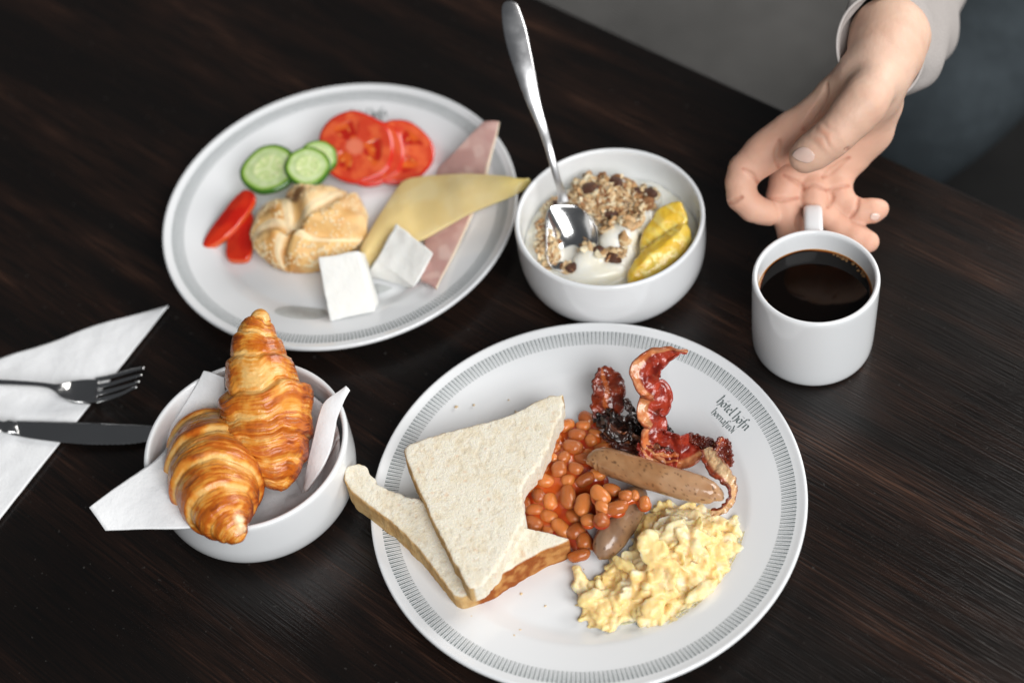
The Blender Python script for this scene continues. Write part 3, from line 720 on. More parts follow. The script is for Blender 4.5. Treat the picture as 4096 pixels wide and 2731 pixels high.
ribbon([(1275, 735, .028, 60, 0), (1295, 780, .029, 100, 0), (1345, 850, .030, 118, 0), (1405, 915, .030, 96, 15), (1445, 965, .029, 84, 40), (1452, 1040, .025, 70, 55), (1420, 1105, .020, 64, 40), (1370, 1145, .016, 50, 20), (1315, 1150, .013, 30, 10)],
       87, 'bacon strip of pale fat curling round the end of the sausage', ((.16, .02, .008), (.30, .05, .015), (.62, .36, .17), (.74, .52, .30)), curl=.3, nu=180, bands=((-.2, 1.0),), crisp=.0006)

# ================================================================== SCRAMBLED EGG
EGG = mat('scrambled_egg', attr=True, rough=.36, spec=.45, sss=.6, ssr=(1, .65, .25), sscale=.008, coat=.15, coatr=.25, bump=[(700, .00015)])
eo = [(1010, 90), (1060, 90), (1120, 130), (1250, 150), (1400, 185), (1470, 140), (1520, 190), (1600, 280), (1700, 250), (1830, 300), (1850, 400), (1910, 480), (1780, 500), (1890, 560), (1880, 680), (1780, 740), (1770, 850), (1700, 950), (1640, 1000), (1620, 1200), (1520, 1240), (1470, 1180), (1310, 1210), (1290, 1300), (1290, 1440), (1200, 1450), (1100, 1400), (1050, 1480), (890, 1490), (810, 1380), (720, 1330), (600, 1330), (560, 1440), (480, 1500), (400, 1440), (270, 1420), (200, 1280), (130, 1120), (90, 930), (150, 865), (280, 960), (380, 970), (390, 900), (440, 890), (430, 800), (510, 760), (520, 650), (620, 640), (680, 660), (655, 580), (740, 600), (730, 430), (800, 300), (880, 260), (890, 180), (960, 150)]
ep = pts('EG', eo, .012); vv = Vol(ep.min(0) - (.006, .006, .006), ep.max(0) + (.006, .006, .034), .00085)
X, Y = np.meshgrid(vv.ax[0], vv.ax[1], indexing='ij'); sd = polysd(X, Y, ep[:, :2])
pc = pt('EG', 1150, 620, .01)
Hm = .0055 + .0120 * sm(-sd, .0, .030) + .004 * np.exp(-((X - pc[0]) ** 2 + (Y - pc[1]) ** 2) / .022 ** 2)
vv.F = np.maximum((np.maximum(sd + .002, 0) * .9)[..., None], ((vv.ax[2][None, None] - (Hm * .8)[..., None]))).astype(np.float32)
for k in range(950):
    while True:
        u, w_ = rng.uniform(80, 1920), rng.uniform(80, 1500); p = pt('EG', u, w_, .012)
        i = int((p[0] - vv.o[0]) / vv.h); j = int((p[1] - vv.o[1]) / vv.h)
        if 0 <= i < sd.shape[0] and 0 <= j < sd.shape[1] and sd[i, j] < -.0018: break
    big = rng.random() < .05; s_ = rng.uniform(.85, 1.2)
    R_ = np.array([rng.uniform(.0036, .0078), rng.uniform(.0020, .0042), rng.uniform(.0010, .0020)]) * s_ if not big else np.array([rng.uniform(.006, .009), rng.uniform(.0045, .0065), rng.uniform(.0022, .0036)])
    M = np.array(Matrix.Rotation(rng.uniform(0, 6.28), 3, 'Z') @ Matrix.Rotation(rng.uniform(-1.3, 1.3), 3, 'X') @ Matrix.Rotation(rng.uniform(-.9, .9), 3, 'Y'))
    vv.ell((p[0], p[1], Hm[i, j] * rng.uniform(.72, 1.12)), R_, M, .0009)
for (x, y, z, a_, b_, c_, rz) in [(900, 560, .026, .0085, .0065, .0030, .9), (985, 640, .025, .0075, .0060, .0028, .2), (930, 720, .023, .0060, .0070, .0026, .5), (300, 1150, .013, .008, .005, .003, .3), (650, 800, .019, .010, .004, .003, -.8), (950, 1250, .014, .007, .006, .003, .2), (1450, 1080, .015, .013, .0040, .0030, .5), (180, 920, .010, .004, .007, .003, .4)]:
    M = np.array(Matrix.Rotation(rz, 3, 'Z') @ Matrix.Rotation(.35, 3, 'X')); vv.ell(pt('EG', x, y, z), (a_, b_, c_), M, .0012)
vv.F = np.maximum(vv.F, (.0049 - vv.ax[2])[None, None].astype(np.float32))
V, Q = vv.mesh(); V = relax(V, Q, 1, .5); N = vnorm(V, Q)
V = V + N * (.0016 * fbm(V, 115, 2, 29) + .0011 * fbm(V, 260, 2, 9) + .0002 * fbm(V * (1, 1.4, 1), 520, 2, 12))[:, None]
t = sm(fbm(V, 75, 3, 13), -.30, .35); c = mix((.86, .63, .28), (.87, .72, .43), t); c = mix(c, (.86, .50, .13), .5 * sm(fbm(V, 60, 3, 15), .12, .5)); c = mix(c, (.88, .82, .64), .6 * sm(noise(V, 120, 19), .5, .7))
mk('scrambled_eggs', V, Q, EGG, col=c, label='pile of pale yellow scrambled egg curds at the front of the breakfast plate', cat='scrambled eggs', kind='stuff')
JU = mat('egg_juice', (.86, .80, .50), rough=.08, trans=.55, ior=1.33, coat=.3)
jo = [(1900, 420), (1960, 520), (1930, 700), (1860, 900), (1760, 1060), (1650, 1260), (1480, 1300), (1330, 1300), (1310, 1450), (1150, 1490), (900, 1500), (700, 1440), (560, 1460), (500, 1500), (560, 1300), (1000, 1200), (1500, 1000), (1700, 700), (1780, 500)]
jp = smooth_poly(pts('EG', jo, .0055), 2); jv = Vol(jp.min(0) - .004, jp.max(0) + (.004, .004, .004), .0012)
X, Y = np.meshgrid(jv.ax[0], jv.ax[1], indexing='ij'); sd = polysd(X, Y, jp[:, :2]); rr_ = np.hypot(X - C1[0], Y - C1[1]); pz = plate_z(rr_, R1)
hz = pz + .0008 * sm(-sd + .0008 * noise(np.stack([X, Y, 0 * X], -1), 120, 3), -.0005, .003) - .0002
jv.F = np.maximum(jv.ax[2][None, None] - hz[..., None], (pz - .0001)[..., None] - jv.ax[2][None, None]).astype(np.float32) * .8
jv.F = np.maximum(jv.F, (sd - .0003)[..., None] * .8).astype(np.float32)
V, Q = jv.mesh(); mk('egg_liquid', V, Q, JU, label='thin yellow liquid spread on the plate round the scrambled egg', cat='egg liquid', kind='stuff')
# ================================================================== CROISSANTS
CRO = mat('croissant_crust', attr=True, rough=.36, spec=.45, sss=.12, ssr=(1, .5, .2), sscale=.004, coat=.35, coatr=.22, bump=[(520, .00035), (200, .0005)], rnoise=(90, .14))
def croissant(L, steps, mid, label, seed, pale=None, nu=330, nv=300, amp=.055, tilt=(0, 0), wv=.8):
    P = pts('D', [l[:3] for l in L], 0); Rr = np.array([l[3] / SPEC['D'][2] / F_PX * float((p - CAMP) @ FW) for l, p in zip(L, P)])
    seg = np.r_[0, np.cumsum(np.linalg.norm(np.diff(P, axis=0), axis=1))]; seg /= seg[-1]
    P = catmull(P, nu); q = np.linspace(0, 1, len(L)); Rr = np.clip(catmull(np.c_[Rr, Rr, Rr], nu)[:, 0], .0002, 1)
    st = np.array(steps)
    def warp(s, th, pos):
        w_ = np.stack([np.cos(th) * 1.1, np.sin(th) * 1.1, s * 3], -1)
        return s + wv * (.030 * noise(w_, 1.3, seed) + .009 * noise(w_, 4, seed + 1)) + .0015 * noise(w_, 9, seed + 6) + tilt[0] * np.cos(th) + tilt[1] * np.sin(th)
    def rf(s, th, pos):
        sw = warp(s, th, pos); r = 0
        for k, (c, a_) in enumerate(steps):
            d = (sw - c) * (1 if c < mid else -1)      # >0 on the side of the middle, where the upper layer lies
            r = r + a_ * (sm(d, -.004, .014) - .5) - a_ * .8 * sm(d, .014, .11) - a_ * .35 * np.exp(-((d + .006) / .006) ** 2)
        r = r + .010 * noise(np.stack([sw * 90, np.cos(th) * 2.2, np.sin(th) * 2.2], -1), 1, seed + 2) + .008 * noise(np.stack([sw * 210, np.cos(th) * 4, np.sin(th) * 4], -1), 1, seed + 3)
        return r + .035 * fbm(pos, 30, 2, seed + 4) + .004 * fbm(pos, 300, 2, seed + 5)
    V, Q, s, th = tube(P, Rr, nv, rf)
    sw = warp(s, th, V)
    ln = noise(np.stack([sw * 75, np.cos(th) * 1.6, np.sin(th) * 1.6], -1), 1, seed + 2) * .6 + .4 * noise(np.stack([sw * 220, np.cos(th) * 3, np.sin(th) * 3], -1), 1, seed + 3)
    up = 0
    for c, a_ in steps:
        d = (sw - c) * (1 if c < mid else -1)
        up = np.maximum(up, sm(d, .0, .012) * (1 - sm(d, .045, .12)) * (a_ / max(x[1] for x in steps)) ** .3)
    blot = fbm(V, 75, 3, seed + 9); bl2 = fbm(V, 230, 3, seed + 12)
    N = vnorm(V, Q); top = sm(N[:, 2], -.5, .35)
    t = .70 + .36 * up + .44 * blot + .40 * ln + .16 * bl2 - .46 * (1 - top)
    c = mix((.82, .50, .17), (.72, .29, .040), sm(t, .10, .40)); c = mix(c, (.52, .125, .010), sm(t, .36, .64)); c = mix(c, (.24, .038, .005), sm(t, .66, .98))
    c = mix(c, (.80, .48, .17), .45 * sm(ln, .25, .6) * (1 - .7 * up))
    if pale is not None:
        for x, y, z, r_ in pale:
            p = pt('D', x, y, z); d = np.linalg.norm(V - p, axis=1) + .0015 * bl2; c = mix(c, (.90, .74, .46), 1 - sm(d, r_ * .8, r_ * 1.15))
    return mk('croissant', V, Q, CRO, col=c, label=label, cat='croissant', group='croissants in the napkin-lined bowl')
croissant([(596, 713, .090, 2), (597, 720, .090, 24), (597, 736, .089, 37), (591, 762, .086, 58), (590, 790, .083, 72), (594, 830, .078, 90), (600, 880, .072, 106), (611, 930, .065, 124), (618, 975, .059, 122), (624, 1020, .054, 112), (633, 1060, .050, 92), (640, 1095, .047, 62), (645, 1118, .045, 30), (646, 1128, .044, 2)],
          [(.15, .13), (.27, .10), (.37, .08), (.48, .14), (.68, .08), (.78, .08), (.88, .07)], .56, 'tall croissant standing tip up behind the other one', 101, tilt=(.012, .006), amp=.06)
croissant([(478, 1000, .022, 2), (479, 1004, .026, 74), (484, 1030, .036, 113), (490, 1060, .045, 127), (495, 1095, .054, 129), (500, 1130, .061, 119), (508, 1162, .065, 100), (520, 1190, .067, 78), (533, 1212, .067, 56), (545, 1228, .066, 38), (553, 1238, .065, 23), (557, 1243, .064, 2)],
          [(.20, .05), (.33, .06), (.45, .07), (.57, .08), (.68, .09), (.79, .09), (.89, .07)], .02, 'shorter croissant lying in front with its pale tip over the bowl rim', 131, pale=[(568, 1190, .080, .009), (575, 1215, .075, .008), (572, 1160, .085, .006)], wv=.35)

# ================================================================== NAPKINS
NAP = mat('paper_napkin', (.86, .87, .885), rough=.85, spec=.2, sss=.2, ssr=(1, 1, 1), sscale=.002, bump=[(600, .0002), (45, .0016), (14, .003)])
def flap(rows, name, th, parent, seed, nu=40, nv=30, wav=.0010, s='D'):
    A = catmull(np.array([pt(s, *r[0]) for r in rows]), nu); B = catmull(np.array([pt(s, *r[1]) for r in rows]), nu)
    v = np.linspace(0, 1, nv)[None, :, None]; G = A[:, None] * (1 - v) + B[:, None] * v
    G[..., 2] += wav * fbm(G, 40, 3, seed) + wav * .8 * np.sin(v[..., 0] * math.pi)
    return sheet(G, th, name, NAP, parent)
nb = empty('napkin', (CL[0], CL[1], .0078), 'white paper napkin folded into the bowl under the croissants', 'napkin', 'white paper napkins')
aa = np.linspace(0, 2 * math.pi, 97); rr = np.linspace(.002, .057, 26); RR, AA = np.meshgrid(rr, aa, indexing='ij')
G = np.stack([CL[0] + RR * np.cos(AA), CL[1] + RR * np.sin(AA), .0095 + .030 * sm(RR, .036, .060)], -1)
G[..., 2] += (.004 * np.abs(noise(G, 45, 5)) + .002 * np.abs(noise(G, 110, 6))) * sm(RR, 0, .02); G[:, -1] = G[:, 0]
sheet(G, .0008, 'napkin_lining', NAP, nb)
flap([((205, 1165, .064), (242, 1217, .060)), ((270, 1118, .062), (340, 1214, .058)), ((345, 1066, .0590), (450, 1211, .0575)), ((400, 1020, .048), (555, 1195, .050)), ((470, 1010, .028), (600, 1150, .022))], 'napkin_corner', .0014, nb, 3)
flap([((736, 404, .063), (850, 440, .064)), ((690, 495, .054), (850, 560, .052)), ((600, 640, .044), (800, 690, .040)), ((520, 770, .038), (700, 800, .030)), ((480, 850, .034), (600, 860, .024))], 'napkin_corner', .0012, nb, 4, s='E')
flap([((1552, 498, .078), (1563, 512, .077)), ((1440, 570, .072), (1497, 665, .067)), ((1402, 645, .066), (1480, 750, .061)), ((1370, 780, .055), (1450, 870, .053)), ((1335, 930, .042), (1390, 985, .044)), ((1312, 1080, .032), (1318, 1088, .034))], 'napkin_corner', .0026, nb, 5, s='E')
flap([((1402, 645, .064), (1470, 800, .050)), ((1365, 800, .048), (1400, 900, .038)), ((1310, 950, .030), (1340, 1000, .028)), ((1200, 900, .014), (1300, 1100, .016))], 'napkin_corner', .0010, nb, 6, s='E')
nl = empty('napkin', tuple(pt('D', 150, 950, 0)), 'flat white napkin at the left edge under the fork and knife', 'napkin', 'white paper napkins')
def ply(dz, off, name, seed):
    rows = []
    for t in np.linspace(0, 1, 9):
        a = (386 - off - t * 700, 704 + off * .3 + t * 262, .0012 + dz); a = (a[0], np.interp(a[0], [-320, -150, 0, 110, 218, 300, 390], [935, 880, 823, 790, 748, 727, 702]) + off * .3, a[2])
        b = (386 - off - t * 520, 704 + off * .3 + t * 654, .0012 + dz)
        rows.append((a, b))
    f = flap(rows, name, .0009, nl, seed, nu=70, nv=60, wav=.0007); return f
ply(.0, 3, 'napkin_ply', 8); ply(.0018, 0, 'napkin_ply', 9)

# ================================================================== CUTLERY
STEEL = mat('polished_steel', (.62, .62, .62), rough=.13, metal=1, bump=[(30, .0001)], rnoise=(60, .04))
def loft(s, cl, name, th, parent, crown=.15, nv=9, nu=90, m=STEEL, dish=0):
    P = catmull(np.array([pt(s, *l[:3]) for l in cl]), nu); Wd = np.array([rpx(s, l[3], pt(s, *l[:3])) for l in cl]); Wd = np.clip(catmull(np.c_[Wd, Wd, Wd], nu)[:, 0], .0003, 1)
    T = np.gradient(P, axis=0); T /= np.linalg.norm(T, axis=1)[:, None]; Vw = np.array([0, 0, 1.]); Vw = CAMP - P if abs(P[0, 2] - P[-1, 2]) > .05 else np.repeat(Vw[None], nu, 0)
    A = np.cross(T, Vw); A /= np.linalg.norm(A, axis=1)[:, None]; N = np.cross(A, T); v = np.linspace(-1, 1, nv)
    G = P[:, None] + A[:, None] * v[None, :, None] * Wd[:, None, None] + N[:, None] * ((1 - v ** 2)[None, :, None] * crown * Wd[:, None, None])
    return sheet(G, th, name, m, parent)
fk = empty('fork', tuple(pt('F', 300, 620, .003)), 'steel dinner fork lying on the flat napkin, tines to the right', 'fork')
loft('F', [(-420, 585, .010, 30), (-200, 588, .012, 22), (0, 594, .0145, 17), (150, 601, .0165, 15), (270, 610, .0170, 14), (340, 625, .0155, 22), (400, 643, .0125, 56), (460, 652, .0095, 82), (530, 652, .0075, 90), (590, 650, .0070, 88), (612, 648, .0070, 86)], 'handle_and_neck', .0022, fk, crown=-.10, nv=15)
for (y0, x1, y1) in ((582, 905, 505), (627, 890, 549), (671, 875, 590), (714, 857, 624)):
    loft('F', [(600, y0, .0070, 17), (680, y0 - (y0 - y1) * .22, .0070, 14), (760, y0 - (y0 - y1) * .50, .0085, 12), (840 if x1 > 860 else 820, y0 - (y0 - y1) * .80, .0115, 10), (x1, y1, .0145, 6)], 'tine', .0018, fk, crown=.2, nv=7, nu=30)
kn = empty('knife', tuple(pt('F', 400, 900, .003)), 'steel table knife on the flat napkin, its blade going behind the bowl', 'knife')
def bladeG():
    tp_ = catmull(pts('F', [(95, 836, .0062), (300, 840, .0060), (540, 849, .0056), (760, 858, .0050), (980, 870, .0045), (1120, 892, .0042)], 0), 80)
    bt = catmull(pts('F', [(70, 922, .0062), (200, 947, .0058), (400, 972, .0052), (600, 985, .0046), (865, 975, .0040), (1120, 908, .0040)], 0), 80)
    v = np.linspace(0, 1, 12)[None, :, None]; G = tp_[:, None] * (1 - v) + bt[:, None] * v
    G[..., 2] += .0008 * np.sin(v[..., 0] * math.pi); k = np.arange(80)
    G[k > 40, -1, :2] += (.0003 * ((k[k > 40] % 2) * 2 - 1))[:, None] * np.array([0, 1]); return G
sheet(bladeG(), .0010, 'blade', STEEL, kn)
loft('F', [(-420, 866, .012, 46), (-150, 872, .012, 42), (-30, 876, .011, 38), (20, 878, .010, 30), (50, 879, .0095, 42), (75, 880, .0085, 44), (100, 882, .007, 45)], 'handle', .004, kn, crown=.35, nv=13)

# spoon
so = empty('spoon', tuple(pt('Y', 480, 1000, .03)), 'tall steel spoon leaning out of the yogurt bowl, handle upwards', 'spoon')
tipp, neck = pt('Y', 430, 1238, .0335), pt('Y', 452, 478, .050)
ax_ = neck - tipp; Ln = np.linalg.norm(ax_); ax_ /= Ln; Vw = CAMP - (tipp + neck) / 2; Vw /= np.linalg.norm(Vw); Aw = np.cross(ax_, Vw); Aw /= np.linalg.norm(Aw); Nw = np.cross(Aw, ax_)
if Nw @ Vw < 0: Nw = -Nw
Aw = -Aw if Aw[0] < 0 else Aw
s = np.linspace(0, 1, 60); v = np.linspace(-1, 1, 41); wd = .0178 * np.sqrt(np.clip(1 - ((s - .52) / .52) ** 2, 0, 1)) ** .92
wd = np.where(s > .80, np.maximum(wd, .0040), wd); wd[0] = .0008
cx = tipp + ax_ * (s * Ln)[:, None] + Aw * (.0058 * np.sin(s * math.pi) ** 1.2)[:, None]
G = cx[:, None] + Aw * (v[None, :, None] * wd[:, None, None])
dep = .0115 * (np.clip(1 - v[None] ** 2, 0, 1) ** .85) * (np.sin(np.clip(s * 1.02, 0, 1) * math.pi) ** .8)[:, None] * (wd[:, None] / .0178) ** .5
G = G - Nw * dep[..., None]
sheet(G, .0010, 'spoon_bowl', mat('mirror_steel', (.80, .80, .80), rough=.16, metal=1), so)
hl = [(68, 12, .152, 12), (70, 30, .151, 34), (82, 90, .147, 47), (98, 160, .142, 53), (116, 240, .136, 52), (140, 330, .129, 46), (165, 420, .121, 38), (192, 510, .112, 29), (224, 600, .102, 21), (252, 690, .090, 17), (276, 780, .079, 15), (298, 860, .068, 15), (316, 915, .059, 18), (326, 965, .052, 26)]
SATIN = mat('satin_steel', (.80, .80, .81), rough=.34, metal=1, bump=[(40, .0002)], rnoise=(80, .05))
loft('C', hl, 'spoon_handle', .0020, so, crown=.22, nv=13, m=SATIN)

# ================================================================== YOGURT, MUESLI, PINEAPPLE
YOG = mat('yogurt', attr=True, rough=.25, spec=.5, sss=.5, ssr=(1, .9, .7), sscale=.004, coat=.3, coatr=.1, bump=[(60, .0008)])
yv = Vol((CB[0] - .064, CB[1] - .064, .006), (CB[0] + .064, CB[1] + .064, .058), .0010)
X, Y = np.meshgrid(yv.ax[0], yv.ax[1], indexing='ij'); rr_ = np.hypot(X - CB[0], Y - CB[1])
hz = .0300 + .0022 * noise(np.stack([X, Y, 0 * X], -1), 45, 2)
yv.F = np.maximum((yv.ax[2][None, None] - hz[..., None]), (rr_ - .0600)[..., None]).astype(np.float32)
for (x, y, z, r1, r2, r3) in [(1080, 850, .034, .013, .012, .010), (1150, 800, .038, .007, .009, .008), (990, 900, .034, .009, .008, .008), (730, 1120, .0345, .011, .009, .007), (870, 1270, .031, .018, .008, .007), (640, 1270, .030, .009, .007, .006), (1350, 600, .036, .009, .018, .007), (1050, 1050, .031, .014, .012, .006)]:
    yv.ell(pt('Y', x, y, z), (r1, r2, r3), None, .003)
yv2 = yv
for (x, y, z, r1, r2, r3) in [(850, 430, .034, .022, .018, .013), (650, 480, .033, .014, .016, .011), (1050, 380, .034, .015, .014, .012), (980, 560, .034, .014, .010, .009), (1330, 430, .033, .014, .012, .010), (330, 620, .030, .010, .013, .009), (250, 850, .030, .009, .016, .008), (270, 1050, .029, .009, .014, .007)]:
    yv.ell(pt('Y', x, y, z), (r1, r2, r3), None, .004)
V, Q = yv.mesh(); V = relax(V, Q, 2, .5); keep = np.all(V[Q][:, :, 2] > .012, axis=1)
c = mix((.84, .83, .76), (.80, .76, .62), sm(fbm(V, 60, 3, 3), -.2, .5))
mk('yogurt', V, Q[keep], YOG, col=c, label='thick white yogurt in the centre bowl under muesli and pineapple', cat='yogurt')
VS, FS, CS = [], [], []
n9 = 9
def hsurf(p):
    i = int(round((p[0] - yv.o[0]) / yv.h)); j = int(round((p[1] - yv.o[1]) / yv.h))
    if not (0 <= i < yv.F.shape[0] and 0 <= j < yv.F.shape[1]): return None
    k = np.where(yv.F[i, j] < 0)[0]; return None if len(k) == 0 else yv.ax[2][k[-1]]
zones = [(850, 420, 330, 230, 230), (640, 500, 200, 170, 70), (1080, 380, 230, 190, 90), (1000, 600, 260, 110, 80), (1350, 430, 180, 130, 50), (330, 600, 110, 200, 70), (240, 880, 110, 260, 95), (280, 1090, 90, 150, 45), (900, 740, 100, 60, 16), (1200, 640, 130, 100, 34), (700, 930, 60, 150, 18), (980, 1060, 160, 70, 22), (1120, 950, 160, 120, 5), (500, 1200, 60, 40, 8)]
pal = [(.72, .52, .29), (.78, .62, .40), (.54, .32, .15), (.80, .70, .50), (.34, .16, .07), (.66, .45, .25)]
for (x, y, rx, ry, n) in zones:
    for _ in range(n):
        a = rng.uniform(0, 6.28); q = math.sqrt(rng.random()); p = pt('Y', x + rx * q * math.cos(a), y + ry * q * math.sin(a), .040)
        z = hsurf(p)
        if z is None: continue
        p = pt('Y', x + rx * q * math.cos(a), y + ry * q * math.sin(a), z + .0004)
        if np.hypot(*(p[:2] - CB)) > .0585: continue
        z = hsurf(p); z = p[2] if z is None else z
        r1, r2, r3 = rng.uniform(.0026, .0056), rng.uniform(.0022, .0038), rng.uniform(.0006, .0011)
        M = np.array(Matrix.Rotation(rng.uniform(0, 6.28), 3, 'Z') @ Matrix.Rotation(rng.normal(0, .5), 3, 'X') @ Matrix.Rotation(rng.normal(0, .5), 3, 'Y'))
        loc = SV * (r1, r2, r3) * (1 + .18 * rng.normal(size=(len(SV), 1))); loc[:, 2] += .0006 * (loc[:, 0] / .003) ** 2
        W_ = loc @ M.T + (p[0], p[1], z + rng.uniform(-.0004, .0016)); pass
        if not VS: base_n = 0
        VS.append(W_); FS += [tuple(k + base_n for k in f) for f in SF]; base_n += len(W_)
        CS.append(np.repeat(np.array(pal[rng.integers(len(pal))])[None] * rng.uniform(.85, 1.08), len(W_), 0))
MUE = mat('muesli_flake', attr=True, rough=.6, spec=.3, sss=.1, sscale=.002, bump=[(700, .0003)], var=[(500, .12)])
mk('muesli', np.concatenate(VS), FS, MUE, col=np.concatenate(CS), label='heap of toasted oat muesli flakes on the yogurt', cat='muesli', kind='stuff')
CHK = mat('brown_cluster', (.12, .045, .024), rough=.42, spec=.5, sss=.1, sscale=.002, coat=.25, coatr=.2, bump=[(500, .0007)], var=[(350, .35)])
def lump(i):
    V = SV2 * (1, .72, .55); V = V * (1 + .28 * fbm(SV2, 1.4, 3, 40 + i))[:, None]
    me = bpy.data.meshes.new('muesli_cluster'); me.from_pydata(V.tolist(), [], SF2); me.materials.append(CHK); me.polygons.foreach_set('use_smooth', [True] * len(me.polygons)); me.update(); return me
SV2, SF2 = uvsphere(22, 14); LM = [lump(i) for i in range(4)]
ck = [(740, 300, 95, 10, 'at the left of the top of the muesli heap'), (1040, 232, 80, 40, 'at the very top of the muesli heap'), (870, 215, 45, 0, 'small one at the back rim of the muesli heap'), (965, 590, 95, 20, 'largest one at the middle front of the heap'), (1120, 480, 75, 30, 'on the right shoulder of the heap'),
      (1290, 330, 60, 10, 'at the back right beside the bowl wall'), (1400, 360, 95, 30, 'farthest right against the bowl wall'), (1290, 575, 42, 90, 'small one between heap and pineapple'), (1010, 1090, 85, 40, 'glossy one on the yogurt at the front'), (840, 1000, 62, 10, 'on the yogurt right of the spoon'),
      (540, 1195, 72, -25, 'at the tip of the spoon'), (355, 480, 50, 60, 'at the left behind the spoon neck'), (190, 820, 40, 80, 'small one at the left wall of the bowl'), (1200, 640, 50, 20, 'just below the right side of the heap')]
for i, (x, y, r_, an, where) in enumerate(ck):
    p = pt('Y', x, y, .040); z = hsurf(p) or .034; p = pt('Y', x, y, z + .0012); z = hsurf(p) or z; p = pt('Y', x, y, z + .0012)
    o = bpy.data.objects.new('muesli_cluster', LM[i % 4]); COL.objects.link(o); o.location = p; k = rpx('Y', r_ * 1.2, p); o.scale = (k, k, k); o.rotation_euler = (rng.uniform(-.4, .4), rng.uniform(-.4, .4), -math.radians(an))
    meta(o, 'dark brown muesli cluster ' + where, 'muesli cluster', 'dark clusters in the muesli')
PIN = mat('pineapple', attr=True, rough=.3, spec=.5, sss=.4, ssr=(1, .7, .15), sscale=.005, coat=.5, coatr=.15, bump=[(380, .0006), (110, .0006)])
def pine(L, label, seed, th, dome):
    tp = smooth_poly(pts('Y', L, 0), 2); v = slabvol(tp, th, .0008, .0035, None, dome=dome); V, Q = v.mesh(); V = relax(V, Q, 1, .5); N = vnorm(V, Q)
    d = tp[:, :2].mean(0); fib = noise(np.stack([V[:, 0] * 350 + V[:, 1] * 200, V[:, 1] * 60 - V[:, 0] * 60, V[:, 2] * 200], -1), 1, seed)
    V = V + N * (.0008 * fbm(V, 130, 3, seed) + .0004 * fib)[:, None]
    c = mix((.86, .62, .10), (.82, .52, .045), sm(fbm(V, 90, 3, seed + 2), -.2, .4)); c = mix(c, (.88, .74, .26), .6 * sm(fib, .1, .6)); c = mix(c, (.72, .40, .03), .5 * sm(noise(V, 130, seed + 5), .45, .7)); c = mix(c, (.80, .74, .30), .5 * sm(fbm(V, 50, 2, seed + 4), .1, .5))
    mk('pineapple_wedge', V, Q, PIN, col=c, label=label, cat='pineapple', group='pineapple wedges in the yogurt bowl')
pine([(1780, 365, .058), (1820, 480, .054), (1870, 640, .049), (1800, 760, .046), (1600, 880, .044), (1420, 960, .041), (1310, 985, .040), (1290, 860, .041), (1400, 680, .045), (1500, 520, .049), (1640, 430, .054)], 'pale yellow pineapple wedge standing behind the other wedge', 201, .012, .002)
pine([(1850, 655, .052), (1895, 760, .050), (1890, 880, .048), (1820, 1020, .045), (1680, 1150, .043), (1500, 1250, .041), (1330, 1310, .040), (1200, 1340, .040), (1150, 1290, .040), (1190, 1180, .041), (1300, 1020, .043), (1450, 890, .047), (1600, 770, .051), (1740, 665, .053)], 'golden pineapple wedge at the front right wall of the bowl', 211, .016, .005)

# ================================================================== SALAD PLATE
def orient(n):
    n = np.array(n, float); n /= np.linalg.norm(n); x = np.cross((0, 1, 0.), n); x /= np.linalg.norm(x); return np.stack([x, np.cross(n, x), n], 1)
def disc(c, n, R, th, colfun, m, name, label, cat, group, wob, seed, relief=None, spin=0, nr=44, na=150):
    rr = np.concatenate([np.linspace(0, .90, nr - 8), np.linspace(.92, 1, 8)]); aa = np.linspace(0, 2 * math.pi, na, endpoint=False); RR, AA = np.meshgrid(rr, aa, indexing='ij')
    w_ = 1 + wob * noise(np.stack([np.cos(AA), np.sin(AA), 0 * AA], -1), 1.6, seed)
    x = R * RR * w_ * np.cos(AA); y = R * RR * w_ * np.sin(AA); z = th / 2 * np.clip(1 - sm(RR, .93, 1.0) * .35, 0, 1)
    if relief is not None: z = z + relief(RR, AA + spin)
    top = np.stack([x, y, z], -1).reshape(-1, 3); zb = -th / 2 * (1 - sm(RR, .93, 1) * .35); bot = np.stack([x, y, zb], -1)[::-4].reshape(-1, 3); k = len(RR[::-4])
    V = np.concatenate([top, bot]); Q = gridf(len(rr) + k, na, cv=True, flip=False)
    C = colfun(RR, AA + spin, x, y).reshape(-1, 3); cb = colfun(RR, AA + spin, x, y)[::-4].reshape(-1, 3); C = np.concatenate([C, cb])
    V = V @ orient(n).T + c
    return mk(name, V, Q[:, ::-1], m, col=C, label=label, cat=cat, group=group)
CUC = mat('cucumber_flesh', attr=True, rough=.22, spec=.5, sss=.4, ssr=(.7, 1, .4), sscale=.004, coat=.4, coatr=.1, bump=[(260, .0003)])
def cucol(seed):
    def f(r, a, x, y):
        P = np.stack([x, y, 0 * x], -1); tri = .5 + .5 * np.cos(3 * a)
        c = mix((.50, .62, .30), (.58, .68, .38), sm(fbm(P, 220, 2, seed), -.3, .4)); core = 1 - sm(r, .48, .60)
        c = mix(c, (.58, .70, .30), core * .7); seeds = sm(np.sin(a * 9 + 1.5 * noise(P, 300, seed)), .3, .8) * sm(r, .22, .32) * (1 - sm(r, .46, .54)); c = mix(c, (.76, .78, .46), seeds * .8)
        c = mix(c, (.80, .84, .55), (1 - sm(np.abs(np.sin(1.5 * a)) * r, .03, .08)) * core * .6)
        c = mix(c, (.28, .46, .07), sm(r, .76, .86)); return mix(c, (.045, .14, .015), sm(r, .88, .93))
    return f
cuc = lambda x, y, z, rp, n, lab, sd_: (lambda c: disc(c, n, rpx('A', rp, c), .0048, cucol(sd_), CUC, 'cucumber_slice', lab, 'cucumber slice', 'cucumber slices on the salad plate', .05, sd_, relief=lambda r, a: .0004 * sm(r, .3, .5) * (1 - sm(r, .5, .6)), spin=sd_))(pt('A', x, y, z))
